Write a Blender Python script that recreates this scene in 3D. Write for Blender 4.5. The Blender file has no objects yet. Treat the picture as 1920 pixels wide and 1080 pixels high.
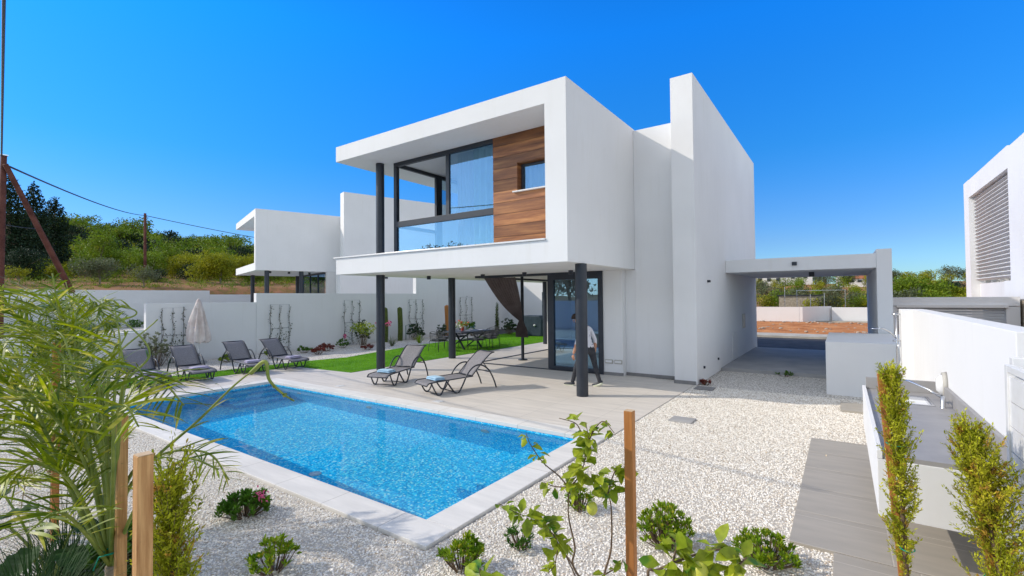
# scene: villa with pool
import bpy, math, random
import numpy as np
from mathutils import Vector, Matrix, noise
R_=math.radians
scn=bpy.context.scene; COL=scn.collection
rng=np.random.default_rng(7); random.seed(7)
CAMH=2.15
RM=np.array([[0.81997,0.57233,-0.00937],[-0.01924,0.01119,-0.99975],[-0.57208,0.81995,0.02019]])
FPX=887.13
def PX(p):
    q=RM@(np.array(p,float)-np.array([0,0,CAMH])); return 960+FPX*q[0]/q[2],540+FPX*q[1]/q[2]
def W(px,py,d):
    "point at distance d along the view axis for a direction given in the 1920 px frame"
    p=RM.T@np.array([(px-960)/FPX,(py-540)/FPX,1.0])*d
    return Vector((p[0],p[1],p[2]+CAMH))
# ---------------------------------------------------------------- helpers
def tag(o,label=None,cat=None,group=None,kind=None):
    if label: o['label']=label
    if cat: o['category']=cat
    if group: o['group']=group
    if kind: o['kind']=kind
    return o
def thing(name,label,cat,loc=(0,0,0),rz=0,group=None):
    o=bpy.data.objects.new(name,None); COL.objects.link(o)
    o.location=loc; o.rotation_euler=(0,0,rz); o.empty_display_size=.2
    return tag(o,label,cat,group)
def kids(o): return [c for c in bpy.data.objects if c.parent==o]
def copy_tree(o,parent=None):
    c=o.copy(); COL.objects.link(c); c.parent=parent
    for ch in kids(o): copy_tree(ch,c)
    return c
class MB:
    def __init__(s): s.v=[]; s.f=[]
    def add(s,vs,fs):
        n=len(s.v); s.v+= [tuple(p) for p in vs]; s.f+=[tuple(i+n for i in f) for f in fs]; return s
    def box(s,x0,x1,y0,y1,z0,z1):
        return s.add([(x0,y0,z0),(x1,y0,z0),(x1,y1,z0),(x0,y1,z0),(x0,y0,z1),(x1,y0,z1),(x1,y1,z1),(x0,y1,z1)],
          [(0,3,2,1),(4,5,6,7),(0,1,5,4),(1,2,6,5),(2,3,7,6),(3,0,4,7)])
    def beam(s,a,b,w,h,up=(0,0,1)):
        a=Vector(a);b=Vector(b);d=(b-a).normalized();u=Vector(up)
        r=d.cross(u)
        if r.length<1e-4: r=d.cross(Vector((1,0,0)))
        r.normalize();u=r.cross(d)
        vs=[p+r*sx*w/2+u*sz*h/2 for p in(a,b) for sx,sz in((-1,-1),(1,-1),(1,1),(-1,1))]
        return s.add(vs,[(0,1,2,3),(7,6,5,4),(0,4,5,1),(1,5,6,2),(2,6,7,3),(3,7,4,0)])
    def prism(s,poly,z0,z1):
        n=len(poly); vs=[(x,y,z0) for x,y in poly]+[(x,y,z1) for x,y in poly]
        return s.add(vs,[tuple(range(n-1,-1,-1)),tuple(range(n,2*n))]+[(i,(i+1)%n,n+(i+1)%n,n+i) for i in range(n)])
    def prism_y(s,poly,y0,y1):   # poly in xz
        n=len(poly); vs=[(x,y0,z) for x,z in poly]+[(x,y1,z) for x,z in poly]
        return s.add(vs,[tuple(range(n)),tuple(range(2*n-1,n-1,-1))]+[(i,n+i,n+(i+1)%n,(i+1)%n) for i in range(n)])
    def tube(s,pts,r,n=8,caps=True):
        pts=[Vector(p) for p in pts]; m=len(pts)
        rr=r if hasattr(r,'__len__') else [r]*m
        vs=[];prev=None
        for i,p in enumerate(pts):
            t=(pts[min(i+1,m-1)]-pts[max(i-1,0)]).normalized()
            if prev is None:
                a=t.cross(Vector((0,0,1)))
                if a.length<1e-3: a=t.cross(Vector((1,0,0)))
            else: a=prev-t*prev.dot(t)
            a.normalize();prev=a;b=t.cross(a)
            for k in range(n):
                an=2*math.pi*k/n; vs.append(p+(a*math.cos(an)+b*math.sin(an))*rr[i])
        fs=[(i*n+k,i*n+(k+1)%n,(i+1)*n+(k+1)%n,(i+1)*n+k) for i in range(m-1) for k in range(n)]
        if caps: fs+=[tuple(range(n-1,-1,-1)),tuple(range((m-1)*n,m*n))]
        return s.add(vs,fs)
    def lathe(s,prof,c=(0,0,0),n=24):
        m=len(prof);vs=[(c[0]+r*math.cos(2*math.pi*k/n),c[1]+r*math.sin(2*math.pi*k/n),c[2]+z) for r,z in prof for k in range(n)]
        return s.add(vs,[(i*n+k,i*n+(k+1)%n,(i+1)*n+(k+1)%n,(i+1)*n+k) for i in range(m-1) for k in range(n)])
    def ball(s,c,r,n=10,m=7,sq=(1,1,1),wob=0):
        prof=[];vs=[]
        for i in range(m+1):
            ph=math.pi*i/m
            for k in range(n):
                th=2*math.pi*k/n; d=Vector((math.sin(ph)*math.cos(th),math.sin(ph)*math.sin(th),-math.cos(ph)))
                q=r*(1+wob*noise.noise(d*2+Vector(c)*3)); vs.append((c[0]+d.x*q*sq[0],c[1]+d.y*q*sq[1],c[2]+d.z*q*sq[2]))
        return s.add(vs,[(i*n+k,i*n+(k+1)%n,(i+1)*n+(k+1)%n,(i+1)*n+k) for i in range(m) for k in range(n)])
    def grid(s,fn,nu,nv):
        vs=[fn(i/nu,j/nv) for i in range(nu+1) for j in range(nv+1)]
        return s.add(vs,[(i*(nv+1)+j,(i+1)*(nv+1)+j,(i+1)*(nv+1)+j+1,i*(nv+1)+j+1) for i in range(nu) for j in range(nv)])
    def build(s,name,m,parent=None,smooth=False,world=True,bevel=0,solid=0):
        me=bpy.data.meshes.new(name)
        off=Vector((0,0,0))
        if parent is not None and world:
            q=parent
            while q is not None: off+=q.location; q=q.parent
        me.from_pydata([(x-off[0],y-off[1],z-off[2]) for x,y,z in s.v],[],s.f); me.update()
        o=bpy.data.objects.new(name,me); COL.objects.link(o); o.parent=parent
        if m: me.materials.append(m)
        if smooth:
            for p in me.polygons: p.use_smooth=True
        if solid: k=o.modifiers.new('s','SOLIDIFY');k.thickness=solid
        if bevel: k=o.modifiers.new('b','BEVEL');k.width=bevel;k.segments=2;k.limit_method='ANGLE'
        return o
def npmesh(name,V,F,m,parent=None,smooth=False,off=None):
    "V (n,3) float, F (k,c) int, constant corner count"
    V=np.asarray(V,dtype=np.float32)
    if off is not None: V=V-np.array(off,dtype=np.float32)
    F=np.asarray(F,dtype=np.int32); k,c=F.shape
    me=bpy.data.meshes.new(name); me.vertices.add(len(V)); me.vertices.foreach_set('co',V.ravel())
    me.loops.add(k*c); me.loops.foreach_set('vertex_index',F.ravel())
    me.polygons.add(k); me.polygons.foreach_set('loop_start',np.arange(k,dtype=np.int32)*c); me.polygons.foreach_set('loop_total',np.full(k,c,dtype=np.int32))
    if smooth: me.polygons.foreach_set('use_smooth',np.ones(k,dtype=bool))
    me.update(calc_edges=True); me.validate()
    o=bpy.data.objects.new(name,me); COL.objects.link(o); o.parent=parent
    if m: me.materials.append(m)
    return o
# ---------------------------------------------------------------- materials
def mat(name,col=(.5,.5,.5),rough=.7,metal=0,spec=.3):
    m=bpy.data.materials.new(name); m.use_nodes=True; b=m.node_tree.nodes['Principled BSDF']
    b.inputs['Base Color'].default_value=(*col,1); b.inputs['Roughness'].default_value=rough
    b.inputs['Metallic'].default_value=metal; b.inputs['Specular IOR Level'].default_value=spec
    return m
class N:
    def __init__(s,m): s.t=m.node_tree; s.b=s.t.nodes.get('Principled BSDF'); s.o=s.t.nodes.get('Material Output')
    def n(s,t,**k):
        x=s.t.nodes.new(t)
        for a,b in k.items():
            if a[0]=='_': x.inputs[a[1:].replace('_',' ')].default_value=b
            else: setattr(x,a,b)
        return x
    def l(s,a,b): s.t.links.new(a,b)
    def coord(s,kind='Object',sc=(1,1,1),rot=(0,0,0)):
        tc=s.n('ShaderNodeTexCoord'); mp=s.n('ShaderNodeMapping'); s.l(tc.outputs[kind],mp.inputs[0])
        mp.inputs['Scale'].default_value=sc; mp.inputs['Rotation'].default_value=rot; return mp.outputs[0]
    def noise(s,co,scale,detail=4,rough=.55):
        x=s.n('ShaderNodeTexNoise'); x.inputs['Scale'].default_value=scale; x.inputs['Detail'].default_value=detail; x.inputs['Roughness'].default_value=rough
        s.l(co,x.inputs['Vector']); return x.outputs['Fac']
    def ramp(s,fac,stops):
        x=s.n('ShaderNodeValToRGB'); e=x.color_ramp.elements
        while len(e)<len(stops): e.new(.5)
        for i,(p,c) in enumerate(stops): e[i].position=p; e[i].color=(*c,1) if len(c)==3 else c
        s.l(fac,x.inputs[0]); return x.outputs[0]
    def mix(s,f,a,b,mode='MIX'):
        x=s.n('ShaderNodeMix',data_type='RGBA',blend_type=mode)
        for i,v in ((0,f),(6,a),(7,b)):
            if hasattr(v,'links') or hasattr(v,'is_linked'): s.l(v,x.inputs[i])
            else: x.inputs[i].default_value=v if i==0 else (*v,1)
        return x.outputs[2]
    def math(s,op,a,b=0,c=0):
        x=s.n('ShaderNodeMath',operation=op)
        for i,v in enumerate((a,b,c)):
            if hasattr(v,'is_linked'): s.l(v,x.inputs[i])
            else: x.inputs[i].default_value=v
        return x.outputs[0]
    def bump(s,h,st=.3,d=.01):
        x=s.n('ShaderNodeBump'); x.inputs['Strength'].default_value=st; x.inputs['Distance'].default_value=d
        s.l(h,x.inputs['Height']); s.l(x.outputs[0],s.b.inputs['Normal']); return x
    def base(s,c): s.l(c,s.b.inputs['Base Color'])
M={}
def noisy(name,c1,c2,scale=3,rough=.8,bump=0,bscale=40,bd=.01,spec=.25,coord='Object',detail=5,lo=.35,hi=.65):
    m=mat(name,c1,rough,spec=spec); n=N(m); co=n.coord(coord)
    n.base(n.ramp(n.noise(co,scale,detail),[(lo,c1),(hi,c2)]))
    if bump: n.bump(n.noise(co,bscale,4),bump,bd)
    M[name]=m; return m
# painted render on the walls: faint mottling, rain runs and grain
m=mat('white_render',(.8,.8,.8),.85,spec=.2); n=N(m); co=n.coord('Generated'); oc=n.coord('Object')
a=n.noise(oc,.55,4); st=n.noise(n.coord('Object',(3,3,.35)),2.2,5)
c=n.ramp(a,[(.3,(.755,.755,.75)),(.7,(.81,.81,.805))]); c=n.mix(n.ramp(st,[(.55,(0,0,0)),(.8,(.30,.30,.30))]),c,(.68,.67,.63))
sx=n.n('ShaderNodeSeparateXYZ'); n.l(oc,sx.inputs[0]); sp=n.math('MULTIPLY',n.noise(oc,5,5),.9)
c=n.mix(n.ramp(n.noise(oc,2.2,7,.65),[(.60,(0,0,0)),(.78,(.14,.14,.14))]),c,(.60,.585,.55))
n.base(c); n.bump(n.noise(oc,90,5),.12,.004); M['white']=m
noisy('soffit',(.74,.735,.72),(.78,.775,.76),1.2,.9,.08,60,.003); 
noisy('anthracite',(.018,.024,.036),(.026,.032,.044),4,.42,spec=.5)
noisy('grey_frame',(.13,.135,.14),(.16,.165,.17),4,.4,spec=.5)
noisy('skirting',(.22,.215,.21),(.26,.25,.245),6,.6)
noisy('concrete',(.33,.33,.33),(.43,.42,.41),1.4,.75,.15,30,.004)
noisy('asphalt',(.045,.045,.05),(.07,.07,.075),2,.85,.4,120,.006)
noisy('kerbstone',(.42,.39,.33),(.55,.52,.45),2,.9,.2,30,.006)
noisy('soil_orange',(.42,.15,.045),(.62,.27,.10),.9,.95,.8,7,.08,detail=9)
noisy('steel',(.55,.56,.58),(.65,.66,.68),6,.22,spec=.5); M['steel'].node_tree.nodes['Principled BSDF'].inputs['Metallic'].default_value=1
noisy('plastic_grey',(.42,.40,.36),(.5,.48,.43),6,.5)
noisy('bark',(.10,.065,.04),(.20,.14,.09),14,.9,.6,50,.006)
noisy('pale_bark',(.22,.18,.13),(.33,.28,.2),14,.9,.5,50,.004)
noisy('pole_wood',(.085,.030,.022),(.16,.062,.045),3,.9,.4,30,.01)
noisy('tie_green',(.0,.26,.17),(.01,.34,.22),8,.5)
noisy('towel_blue',(.36,.56,.72),(.48,.68,.82),9,.95,.6,160,.004)
noisy('towel_lilac',(.40,.37,.52),(.55,.52,.66),9,.95,.6,160,.004)
noisy('towel_white',(.72,.70,.74),(.8,.78,.8),9,.95,.6,160,.004)
noisy('curtain_brown',(.105,.082,.08),(.15,.12,.115),3,.85,.2,300,.002)
noisy('drape',(.50,.57,.47),(.60,.67,.57),3,.9,.2,200,.002)
noisy('parasol_cloth',(.60,.50,.46),(.80,.73,.69),3,.9,.2,120,.003)
noisy('rock',(.32,.27,.22),(.5,.44,.37),3,.95,.6,12,.05)
noisy('stone_wall',(.28,.24,.18),(.45,.39,.3),5,.95,.6,20,.03)
noisy('roof_tile',(.42,.16,.09),(.55,.24,.14),2,.9,.3,20,.03)
noisy('far_wall',(.70,.68,.64),(.78,.76,.72),1,.9)
noisy('green_plastic',(.0,.12,.09),(.01,.18,.13),3,.5)
noisy('flower_pink',(.62,.05,.22),(.75,.10,.32),30,.6)
noisy('flower_red',(.6,.06,.04),(.72,.15,.08),30,.6)
noisy('flower_white',(.72,.68,.55),(.8,.78,.7),30,.6)
noisy('tableware',(.75,.75,.74),(.8,.8,.8),10,.2)
noisy('worktop',(.30,.29,.285),(.35,.34,.33),5,.5,.05,30,.003,spec=.4)
noisy('cover_fabric',(.018,.035,.05),(.035,.055,.075),3,.6,.3,10,.02)
noisy('cushion',(.10,.10,.115),(.15,.15,.165),6,.95,.3,100,.003)
noisy('rope',(.045,.045,.05),(.085,.085,.09),60,.7)
# wood stakes
def wood(name,c1,c2,sc,rot=(0,0,0)):
    m=mat(name,c1,.6,spec=.3); n=N(m); co=n.coord('Object',sc,rot)
    w=n.noise(co,6,6,.6); k=n.noise(n.coord('Object'),9,2)
    c=n.ramp(w,[(.3,c1),(.68,c2)]); c=n.mix(n.ramp(k,[(.66,(0,0,0)),(.76,(.7,.7,.7))]),c,(c1[0]*.45,c1[1]*.4,c1[2]*.4))
    n.base(c); n.bump(w,.25,.003); M[name]=m
wood('stake_wood',(.36,.16,.05),(.72,.42,.17),(9,9,.5)); wood('stake_end',(.6,.4,.22),(.72,.55,.35),(8,8,8)); wood('stake_dark',(.36,.135,.035),(.50,.22,.065),(5,5,.3))
# facade cladding: each board its own tone, grain along x
m=mat('cladding',(.3,.12,.05),.42,spec=.4); n=N(m); tc=n.n('ShaderNodeTexCoord'); sx=n.n('ShaderNodeSeparateXYZ'); n.l(tc.outputs['Object'],sx.inputs[0])
row=n.math('FLOOR',n.math('DIVIDE',n.math('SUBTRACT',sx.outputs[2],.190),.292)); wn=n.n('ShaderNodeTexWhiteNoise',noise_dimensions='1D'); n.l(row,wn.inputs['W'])
cb=n.n('ShaderNodeCombineXYZ'); n.l(n.math('ADD',n.math('MULTIPLY',sx.outputs[0],.55),n.math('MULTIPLY',wn.outputs[0],17)),cb.inputs[0]); n.l(n.math('MULTIPLY',sx.outputs[2],7.0),cb.inputs[2]); n.l(row,cb.inputs[1])
g=n.noise(cb.outputs[0],1.5,7,.62)
c=n.ramp(g,[(.25,(.10,.038,.02)),(.5,(.27,.105,.038)),(.66,(.42,.185,.065)),(.82,(.56,.29,.11))])
hs=n.n('ShaderNodeHueSaturation'); n.l(c,hs.inputs['Color']); n.l(n.math('ADD',.72,n.math('MULTIPLY',wn.outputs[0],.5)),hs.inputs['Value']); n.base(hs.outputs[0]); n.bump(g,.15,.004); M['cladding']=m
# large terrace tiles
def tiles(name,c1,c2,cj,size,jw=.006,rough=.6,rot=0,off=(0,0,0)):
    m=mat(name,c1,rough,spec=.3); n=N(m); co=n.coord('Object',(1,1,1),(0,0,rot))
    mp=n.n('ShaderNodeMapping'); n.l(co,mp.inputs[0]); mp.inputs['Location'].default_value=off
    br=n.n('ShaderNodeTexBrick'); n.l(mp.outputs[0],br.inputs['Vector']); br.inputs['Scale'].default_value=1
    br.inputs['Brick Width'].default_value=size[0]; br.inputs['Row Height'].default_value=size[1]; br.inputs['Mortar Size'].default_value=jw; br.offset=0
    br.inputs['Color1'].default_value=(*c1,1); br.inputs['Color2'].default_value=(*c2,1); br.inputs['Mortar'].default_value=(*cj,1); br.inputs['Bias'].default_value=0; br.inputs['Mortar Smooth'].default_value=.3
    w=n.noise(n.coord('Object',(.5,3,1),(0,0,.12)),2.3,6,.6)
    c=n.mix(1,br.outputs[0],n.ramp(w,[(.25,(.86,.86,.86)),(.75,(1.1,1.09,1.08))]),'MULTIPLY')
    sp=n.noise(n.coord('Object'),.8,5); c=n.mix(n.ramp(sp,[(.6,(0,0,0)),(.8,(.18,.18,.18))]),c,(.5,.48,.44))
    n.base(c); inv=n.math('SUBTRACT',1,br.outputs['Fac']); n.bump(inv,.5,.004); M[name]=m
tiles('deck_tile',(.655,.61,.55),(.685,.64,.58),(.54,.505,.46),(1.2,.6))
tiles('coping_stone',(.74,.72,.68),(.78,.765,.73),(.52,.50,.47),(.9,5),.006,.7)
tiles('slab_stone',(.40,.365,.31),(.45,.415,.36),(.54,.50,.44),(1.4,.6),.006,.5,off=(0,.35,0))
# mosaic
m=mat('mosaic',(.1,.4,.8),.3,spec=.5); n=N(m); co=n.coord('Object',(1,1,1),(.0,.0,.0))
vo=n.n('ShaderNodeTexVoronoi',feature='F1',distance='CHEBYCHEV'); vo.inputs['Scale'].default_value=40; vo.inputs['Randomness'].default_value=0; n.l(co,vo.inputs['Vector'])
sx=n.n('ShaderNodeSeparateColor'); n.l(vo.outputs['Color'],sx.inputs[0])
c=n.ramp(sx.outputs[0],[(0,(.0,.36,.74)),(.25,(.0,.51,.92)),(.6,(.02,.64,1)),(.85,(.12,.80,1)),(1,(.5,.95,1))])
n.base(c); M['mosaic']=m
# white pebbles as seen from afar
def gravel_mat(name,geo):
    m=mat(name,(.7,.67,.62),.85,spec=.2); n=N(m)
    if geo:
        oi=n.n('ShaderNodeObjectInfo'); c=n.ramp(oi.outputs['Random'],[(0,(.56,.49,.40)),(.2,(.80,.74,.65)),(.5,(.90,.86,.78)),(.9,(.95,.93,.88)),(.96,(.62,.52,.41)),(1,(.36,.29,.22))]); n.base(c)
    else:
        co=n.coord('Object'); vo=n.n('ShaderNodeTexVoronoi'); vo.inputs['Scale'].default_value=34; n.l(co,vo.inputs['Vector'])
        sx=n.n('ShaderNodeSeparateColor'); n.l(vo.outputs['Color'],sx.inputs[0])
        c=n.ramp(sx.outputs[0],[(0,(.52,.46,.38)),(.15,(.76,.71,.63)),(.5,(.86,.82,.75)),(1,(.93,.90,.85))])
        d=n.ramp(vo.outputs['Distance'],[(.45,(1,1,1)),(.75,(.35,.33,.31))]); n.base(n.mix(1,c,d,'MULTIPLY'))
        n.bump(n.math('SUBTRACT',1,vo.outputs['Distance']),1,.02)
    M[name]=m
noisy('gravel_soil',(.44,.40,.34),(.66,.61,.54),60,.95,.6,50,.01)
gravel_mat('pebble',True); gravel_mat('pebble_far',False)
# foliage: tone varies per leaf through position noise, thin translucency
def leafm(name,c1,c2,c3=None,sc=5,rough=.5,trans=.35,fine=60):
    m=mat(name,c1,rough,spec=.3); n=N(m); oi=n.n('ShaderNodeObjectInfo'); co=n.coord('Object')
    ad=n.n('ShaderNodeVectorMath',operation='ADD'); n.l(co,ad.inputs[0]); n.l(oi.outputs['Random'],ad.inputs[1])
    c=n.ramp(n.noise(ad.outputs[0],sc,3),[(.3,c1),(.7,c2)])
    f=n.ramp(n.noise(co,fine,2),[(.35,(.72,.72,.72)),(.7,(1.3,1.3,1.2))]); c=n.mix(1,c,f,'MULTIPLY')
    if c3: c=n.mix(n.ramp(n.noise(ad.outputs[0],sc*2.7,2),[(.58,(0,0,0)),(.66,(1,1,1))]),c,c3)
    n.base(c); tr=n.n('ShaderNodeBsdfTranslucent'); n.l(c,tr.inputs[0]); mx=n.n('ShaderNodeMixShader'); mx.inputs[0].default_value=trans
    n.l(n.b.outputs[0],mx.inputs[1]); n.l(tr.outputs[0],mx.inputs[2]); n.l(mx.outputs[0],n.o.inputs[0]); M[name]=m
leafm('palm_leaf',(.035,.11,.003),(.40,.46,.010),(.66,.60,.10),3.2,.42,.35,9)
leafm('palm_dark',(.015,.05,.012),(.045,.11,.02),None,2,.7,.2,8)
leafm('citrus_leaf',(.20,.30,.012),(.50,.55,.05),(.09,.22,.015),4,.4,.4,20)
leafm('cypress_leaf',(.34,.40,.012),(.62,.60,.04),(.55,.32,.05),5,.6,.3,40)
leafm('cypress_dark',(.05,.11,.012),(.12,.17,.02),None,4,.6,.2,40)
leafm('bush_leaf',(.12,.26,.01),(.34,.46,.02),(.55,.52,.04),9,.45,.35,30)
leafm('bush_dark',(.04,.14,.012),(.14,.28,.02),None,7,.45,.3,30)
leafm('grey_leaf',(.16,.19,.11),(.30,.33,.21),None,6,.6,.3,30)
leafm('red_leaf',(.16,.035,.035),(.30,.075,.05),None,8,.5,.3,30)
leafm('vine_leaf',(.025,.06,.025),(.07,.12,.05),None,8,.5,.2,30)
leafm('tree_green',(.08,.17,.010),(.27,.36,.018),(.30,.32,.02),.25,.6,.25,1.2)
leafm('tree_yellow',(.20,.25,.012),(.44,.42,.02),None,.3,.6,.3,1.2)
leafm('tree_dark',(.012,.035,.018),(.035,.065,.025),None,.4,.7,.1,1.0)
leafm('tree_grey',(.10,.13,.06),(.22,.24,.13),None,.4,.6,.2,1.2)
leafm('grass_blade',(.13,.36,.008),(.28,.56,.02),None,1.2,.6,.35,30)
leafm('petal',(.6,.05,.2),(.8,.15,.35),None,8,.5,.3,30)
noisy('lawn_soil',(.07,.22,.006),(.12,.32,.012),4,.9,.4,60,.01)
noisy('cactus_skin',(.055,.085,.015),(.12,.15,.03),12,.6,.3,40,.01)
noisy('lemon',(.42,.48,.05),(.62,.60,.07),3,.4,.1,80,.002,spec=.5)
noisy('cane',(.16,.22,.04),(.32,.36,.08),8,.5)
noisy('dead_frond',(.42,.32,.2),(.62,.52,.38),8,.8)
# sling fabric of the loungers
def sling(name,c1,c2,alpha):
    m=mat(name,c1,.7); n=N(m); n.base(n.ramp(n.noise(n.coord('Object',(60,60,60)),1,2),[(.35,c1),(.65,c2)]))
    tp=n.n('ShaderNodeBsdfTransparent'); mx=n.n('ShaderNodeMixShader'); mx.inputs[0].default_value=alpha; n.l(tp.outputs[0],mx.inputs[1]); n.l(n.b.outputs[0],mx.inputs[2]); n.l(mx.outputs[0],n.o.inputs[0]); M[name]=m
sling('sling',(.20,.19,.205),(.30,.29,.30),.9)
# glass: real panes, coated so they mirror the surroundings
def glassm(name,tint,refl):
    m=mat(name); n=N(m); fr=n.n('ShaderNodeFresnel'); fr.inputs[0].default_value=1.5
    ge=n.n('ShaderNodeNewGeometry'); n.l(n.math('SUBTRACT',1.5,n.math('MULTIPLY',ge.outputs['Backfacing'],1.5-1/1.5)),fr.inputs[0])
    gl=n.n('ShaderNodeBsdfGlossy'); gl.inputs['Roughness'].default_value=.004; gl.inputs[0].default_value=(.36,.66,1,1)
    tp=n.n('ShaderNodeBsdfTransparent'); tp.inputs[0].default_value=(*tint,1)
    mx=n.n('ShaderNodeMixShader'); n.l(n.math('MINIMUM',n.math('ADD',n.math('MULTIPLY',fr.outputs[0],1.3),refl),1),mx.inputs[0]); n.l(tp.outputs[0],mx.inputs[1]); n.l(gl.outputs[0],mx.inputs[2]); n.l(mx.outputs[0],n.o.inputs[0]); M[name]=m
glassm('glass',(.74,.83,.87),.13); glassm('glass_clear',(.9,.94,.95),.06)
m=mat('sheer'); n=N(m); di=n.n('ShaderNodeBsdfDiffuse'); di.inputs[0].default_value=(.8,.8,.78,1); tl=n.n('ShaderNodeBsdfTranslucent'); tl.inputs[0].default_value=(.8,.8,.78,1)
mx=n.n('ShaderNodeMixShader'); mx.inputs[0].default_value=.45; n.l(di.outputs[0],mx.inputs[1]); n.l(tl.outputs[0],mx.inputs[2]); n.l(mx.outputs[0],n.o.inputs[0]); M['sheer']=m
# water
m=mat('water'); n=N(m); rf=n.n('ShaderNodeBsdfRefraction'); rf.inputs['IOR'].default_value=1.33; rf.inputs['Roughness'].default_value=0; rf.inputs[0].default_value=(.93,.99,1,1)
gl=n.n('ShaderNodeBsdfGlossy'); gl.inputs['Roughness'].default_value=.02; fr=n.n('ShaderNodeFresnel'); fr.inputs[0].default_value=1.33
mx=n.n('ShaderNodeMixShader'); n.l(n.math('MULTIPLY',fr.outputs[0],.55),mx.inputs[0]); n.l(rf.outputs[0],mx.inputs[1]); n.l(gl.outputs[0],mx.inputs[2]); n.l(mx.outputs[0],n.o.inputs[0]); M['water']=m
SUN_E=3.0; SKY_S=.15; SKY_SAT=1.25; EXPO=.02; PEB=2300; RIP=.14; CAUST=True
SKY_T=[(0,(.46,.74,1.05)),(.1,(.48,.68,1.0)),(.17,(.42,.75,1.12)),(.267,(.25,.87,1.3)),(.39,(.20,1.05,1.65)),(.48,(.14,1.2,2.0)),(1,(.16,1.0,1.7))]
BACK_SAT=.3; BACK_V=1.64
# ---------------------------------------------------------------- camera, sun, sky
cam=bpy.data.objects.new('camera',bpy.data.cameras.new('camera')); COL.objects.link(cam); scn.camera=cam
cd=cam.data; cd.sensor_width=36; cd.lens=FPX/1920*36; cd.clip_end=2000; cd.clip_start=.05
r,d,f=RM; cam.matrix_world=Matrix(((r[0],-d[0],-f[0],0),(r[1],-d[1],-f[1],0),(r[2],-d[2],-f[2],CAMH),(0,0,0,1)))
SAZ=R_(30.5); SEL=R_(33)      # sunlight travels towards +x +y
sd=Vector((math.cos(SAZ)*math.cos(SEL),math.sin(SAZ)*math.cos(SEL),-math.sin(SEL)))
sl=bpy.data.lights.new('sun','SUN'); sl.energy=SUN_E; sl.angle=R_(.5); sl.color=(1,.91,.79)
so=bpy.data.objects.new('sun',sl); COL.objects.link(so); so.rotation_euler=sd.to_track_quat('-Z','Y').to_euler(); so.location=(0,0,30)
w=bpy.data.worlds.new('World'); scn.world=w; w.use_nodes=True; t=w.node_tree; bg=t.nodes['Background']; bg.inputs[1].default_value=SKY_S
sk=t.nodes.new('ShaderNodeTexSky'); sk.sky_type='NISHITA'; sk.sun_disc=False; sk.sun_elevation=SEL
sk.sun_rotation=math.atan2(-sd.x,-sd.y); sk.air_density=1.0; sk.dust_density=.25; sk.ozone_density=3.0; sk.altitude=0
hs=t.nodes.new('ShaderNodeHueSaturation'); hs.inputs['Saturation'].default_value=SKY_SAT; hs.inputs['Value'].default_value=1
t.links.new(sk.outputs[0],hs.inputs['Color'])
# grade of the clear sky by height above the horizon (deep blue overhead, paler low down)
tc=t.nodes.new('ShaderNodeTexCoord'); sx=t.nodes.new('ShaderNodeSeparateXYZ'); t.links.new(tc.outputs['Generated'],sx.inputs[0])
cr=t.nodes.new('ShaderNodeValToRGB'); t.links.new(sx.outputs[2],cr.inputs[0]); e=cr.color_ramp.elements
while len(e)<len(SKY_T): e.new(.5)
for i,(p,c) in enumerate(SKY_T): e[i].position=p; e[i].color=(c[0]/2.1,c[1]/2.1,c[2]/2.1,1)
m1=t.nodes.new('ShaderNodeMix'); m1.data_type='RGBA'; m1.blend_type='MULTIPLY'; m1.inputs[0].default_value=1; t.links.new(hs.outputs[0],m1.inputs[6]); t.links.new(cr.outputs[0],m1.inputs[7])
m2=t.nodes.new('ShaderNodeVectorMath'); m2.operation='SCALE'; m2.inputs['Scale'].default_value=2.1; t.links.new(m1.outputs[2],m2.inputs[0]); 
# sky outside the view, behind and overhead: added paler and brighter to fill shade
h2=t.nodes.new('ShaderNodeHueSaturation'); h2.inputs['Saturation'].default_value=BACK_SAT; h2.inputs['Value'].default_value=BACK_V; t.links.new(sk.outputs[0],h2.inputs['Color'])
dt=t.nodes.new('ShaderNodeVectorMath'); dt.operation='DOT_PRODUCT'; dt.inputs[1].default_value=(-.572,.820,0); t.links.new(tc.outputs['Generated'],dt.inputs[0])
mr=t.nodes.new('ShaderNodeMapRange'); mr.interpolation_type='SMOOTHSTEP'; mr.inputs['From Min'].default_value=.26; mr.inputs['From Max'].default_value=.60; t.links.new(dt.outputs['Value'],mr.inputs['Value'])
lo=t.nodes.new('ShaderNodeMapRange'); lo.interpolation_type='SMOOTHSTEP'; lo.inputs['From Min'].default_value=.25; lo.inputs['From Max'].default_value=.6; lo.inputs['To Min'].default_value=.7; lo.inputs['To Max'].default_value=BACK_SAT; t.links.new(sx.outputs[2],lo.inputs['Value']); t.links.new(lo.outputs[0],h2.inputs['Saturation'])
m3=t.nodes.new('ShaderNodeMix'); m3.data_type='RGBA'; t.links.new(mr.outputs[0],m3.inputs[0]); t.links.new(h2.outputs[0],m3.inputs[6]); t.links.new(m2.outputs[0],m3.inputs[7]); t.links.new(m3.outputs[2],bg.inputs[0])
scn.view_settings.view_transform='Standard'; scn.view_settings.look='None'; scn.view_settings.exposure=EXPO; scn.view_settings.gamma=1
scn.cycles.max_bounces=10; scn.cycles.diffuse_bounces=4; scn.cycles.glossy_bounces=4; scn.cycles.transmission_bounces=8; scn.cycles.transparent_max_bounces=24
scn.cycles.use_denoising=True; scn.cycles.sample_clamp_indirect=6
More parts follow.
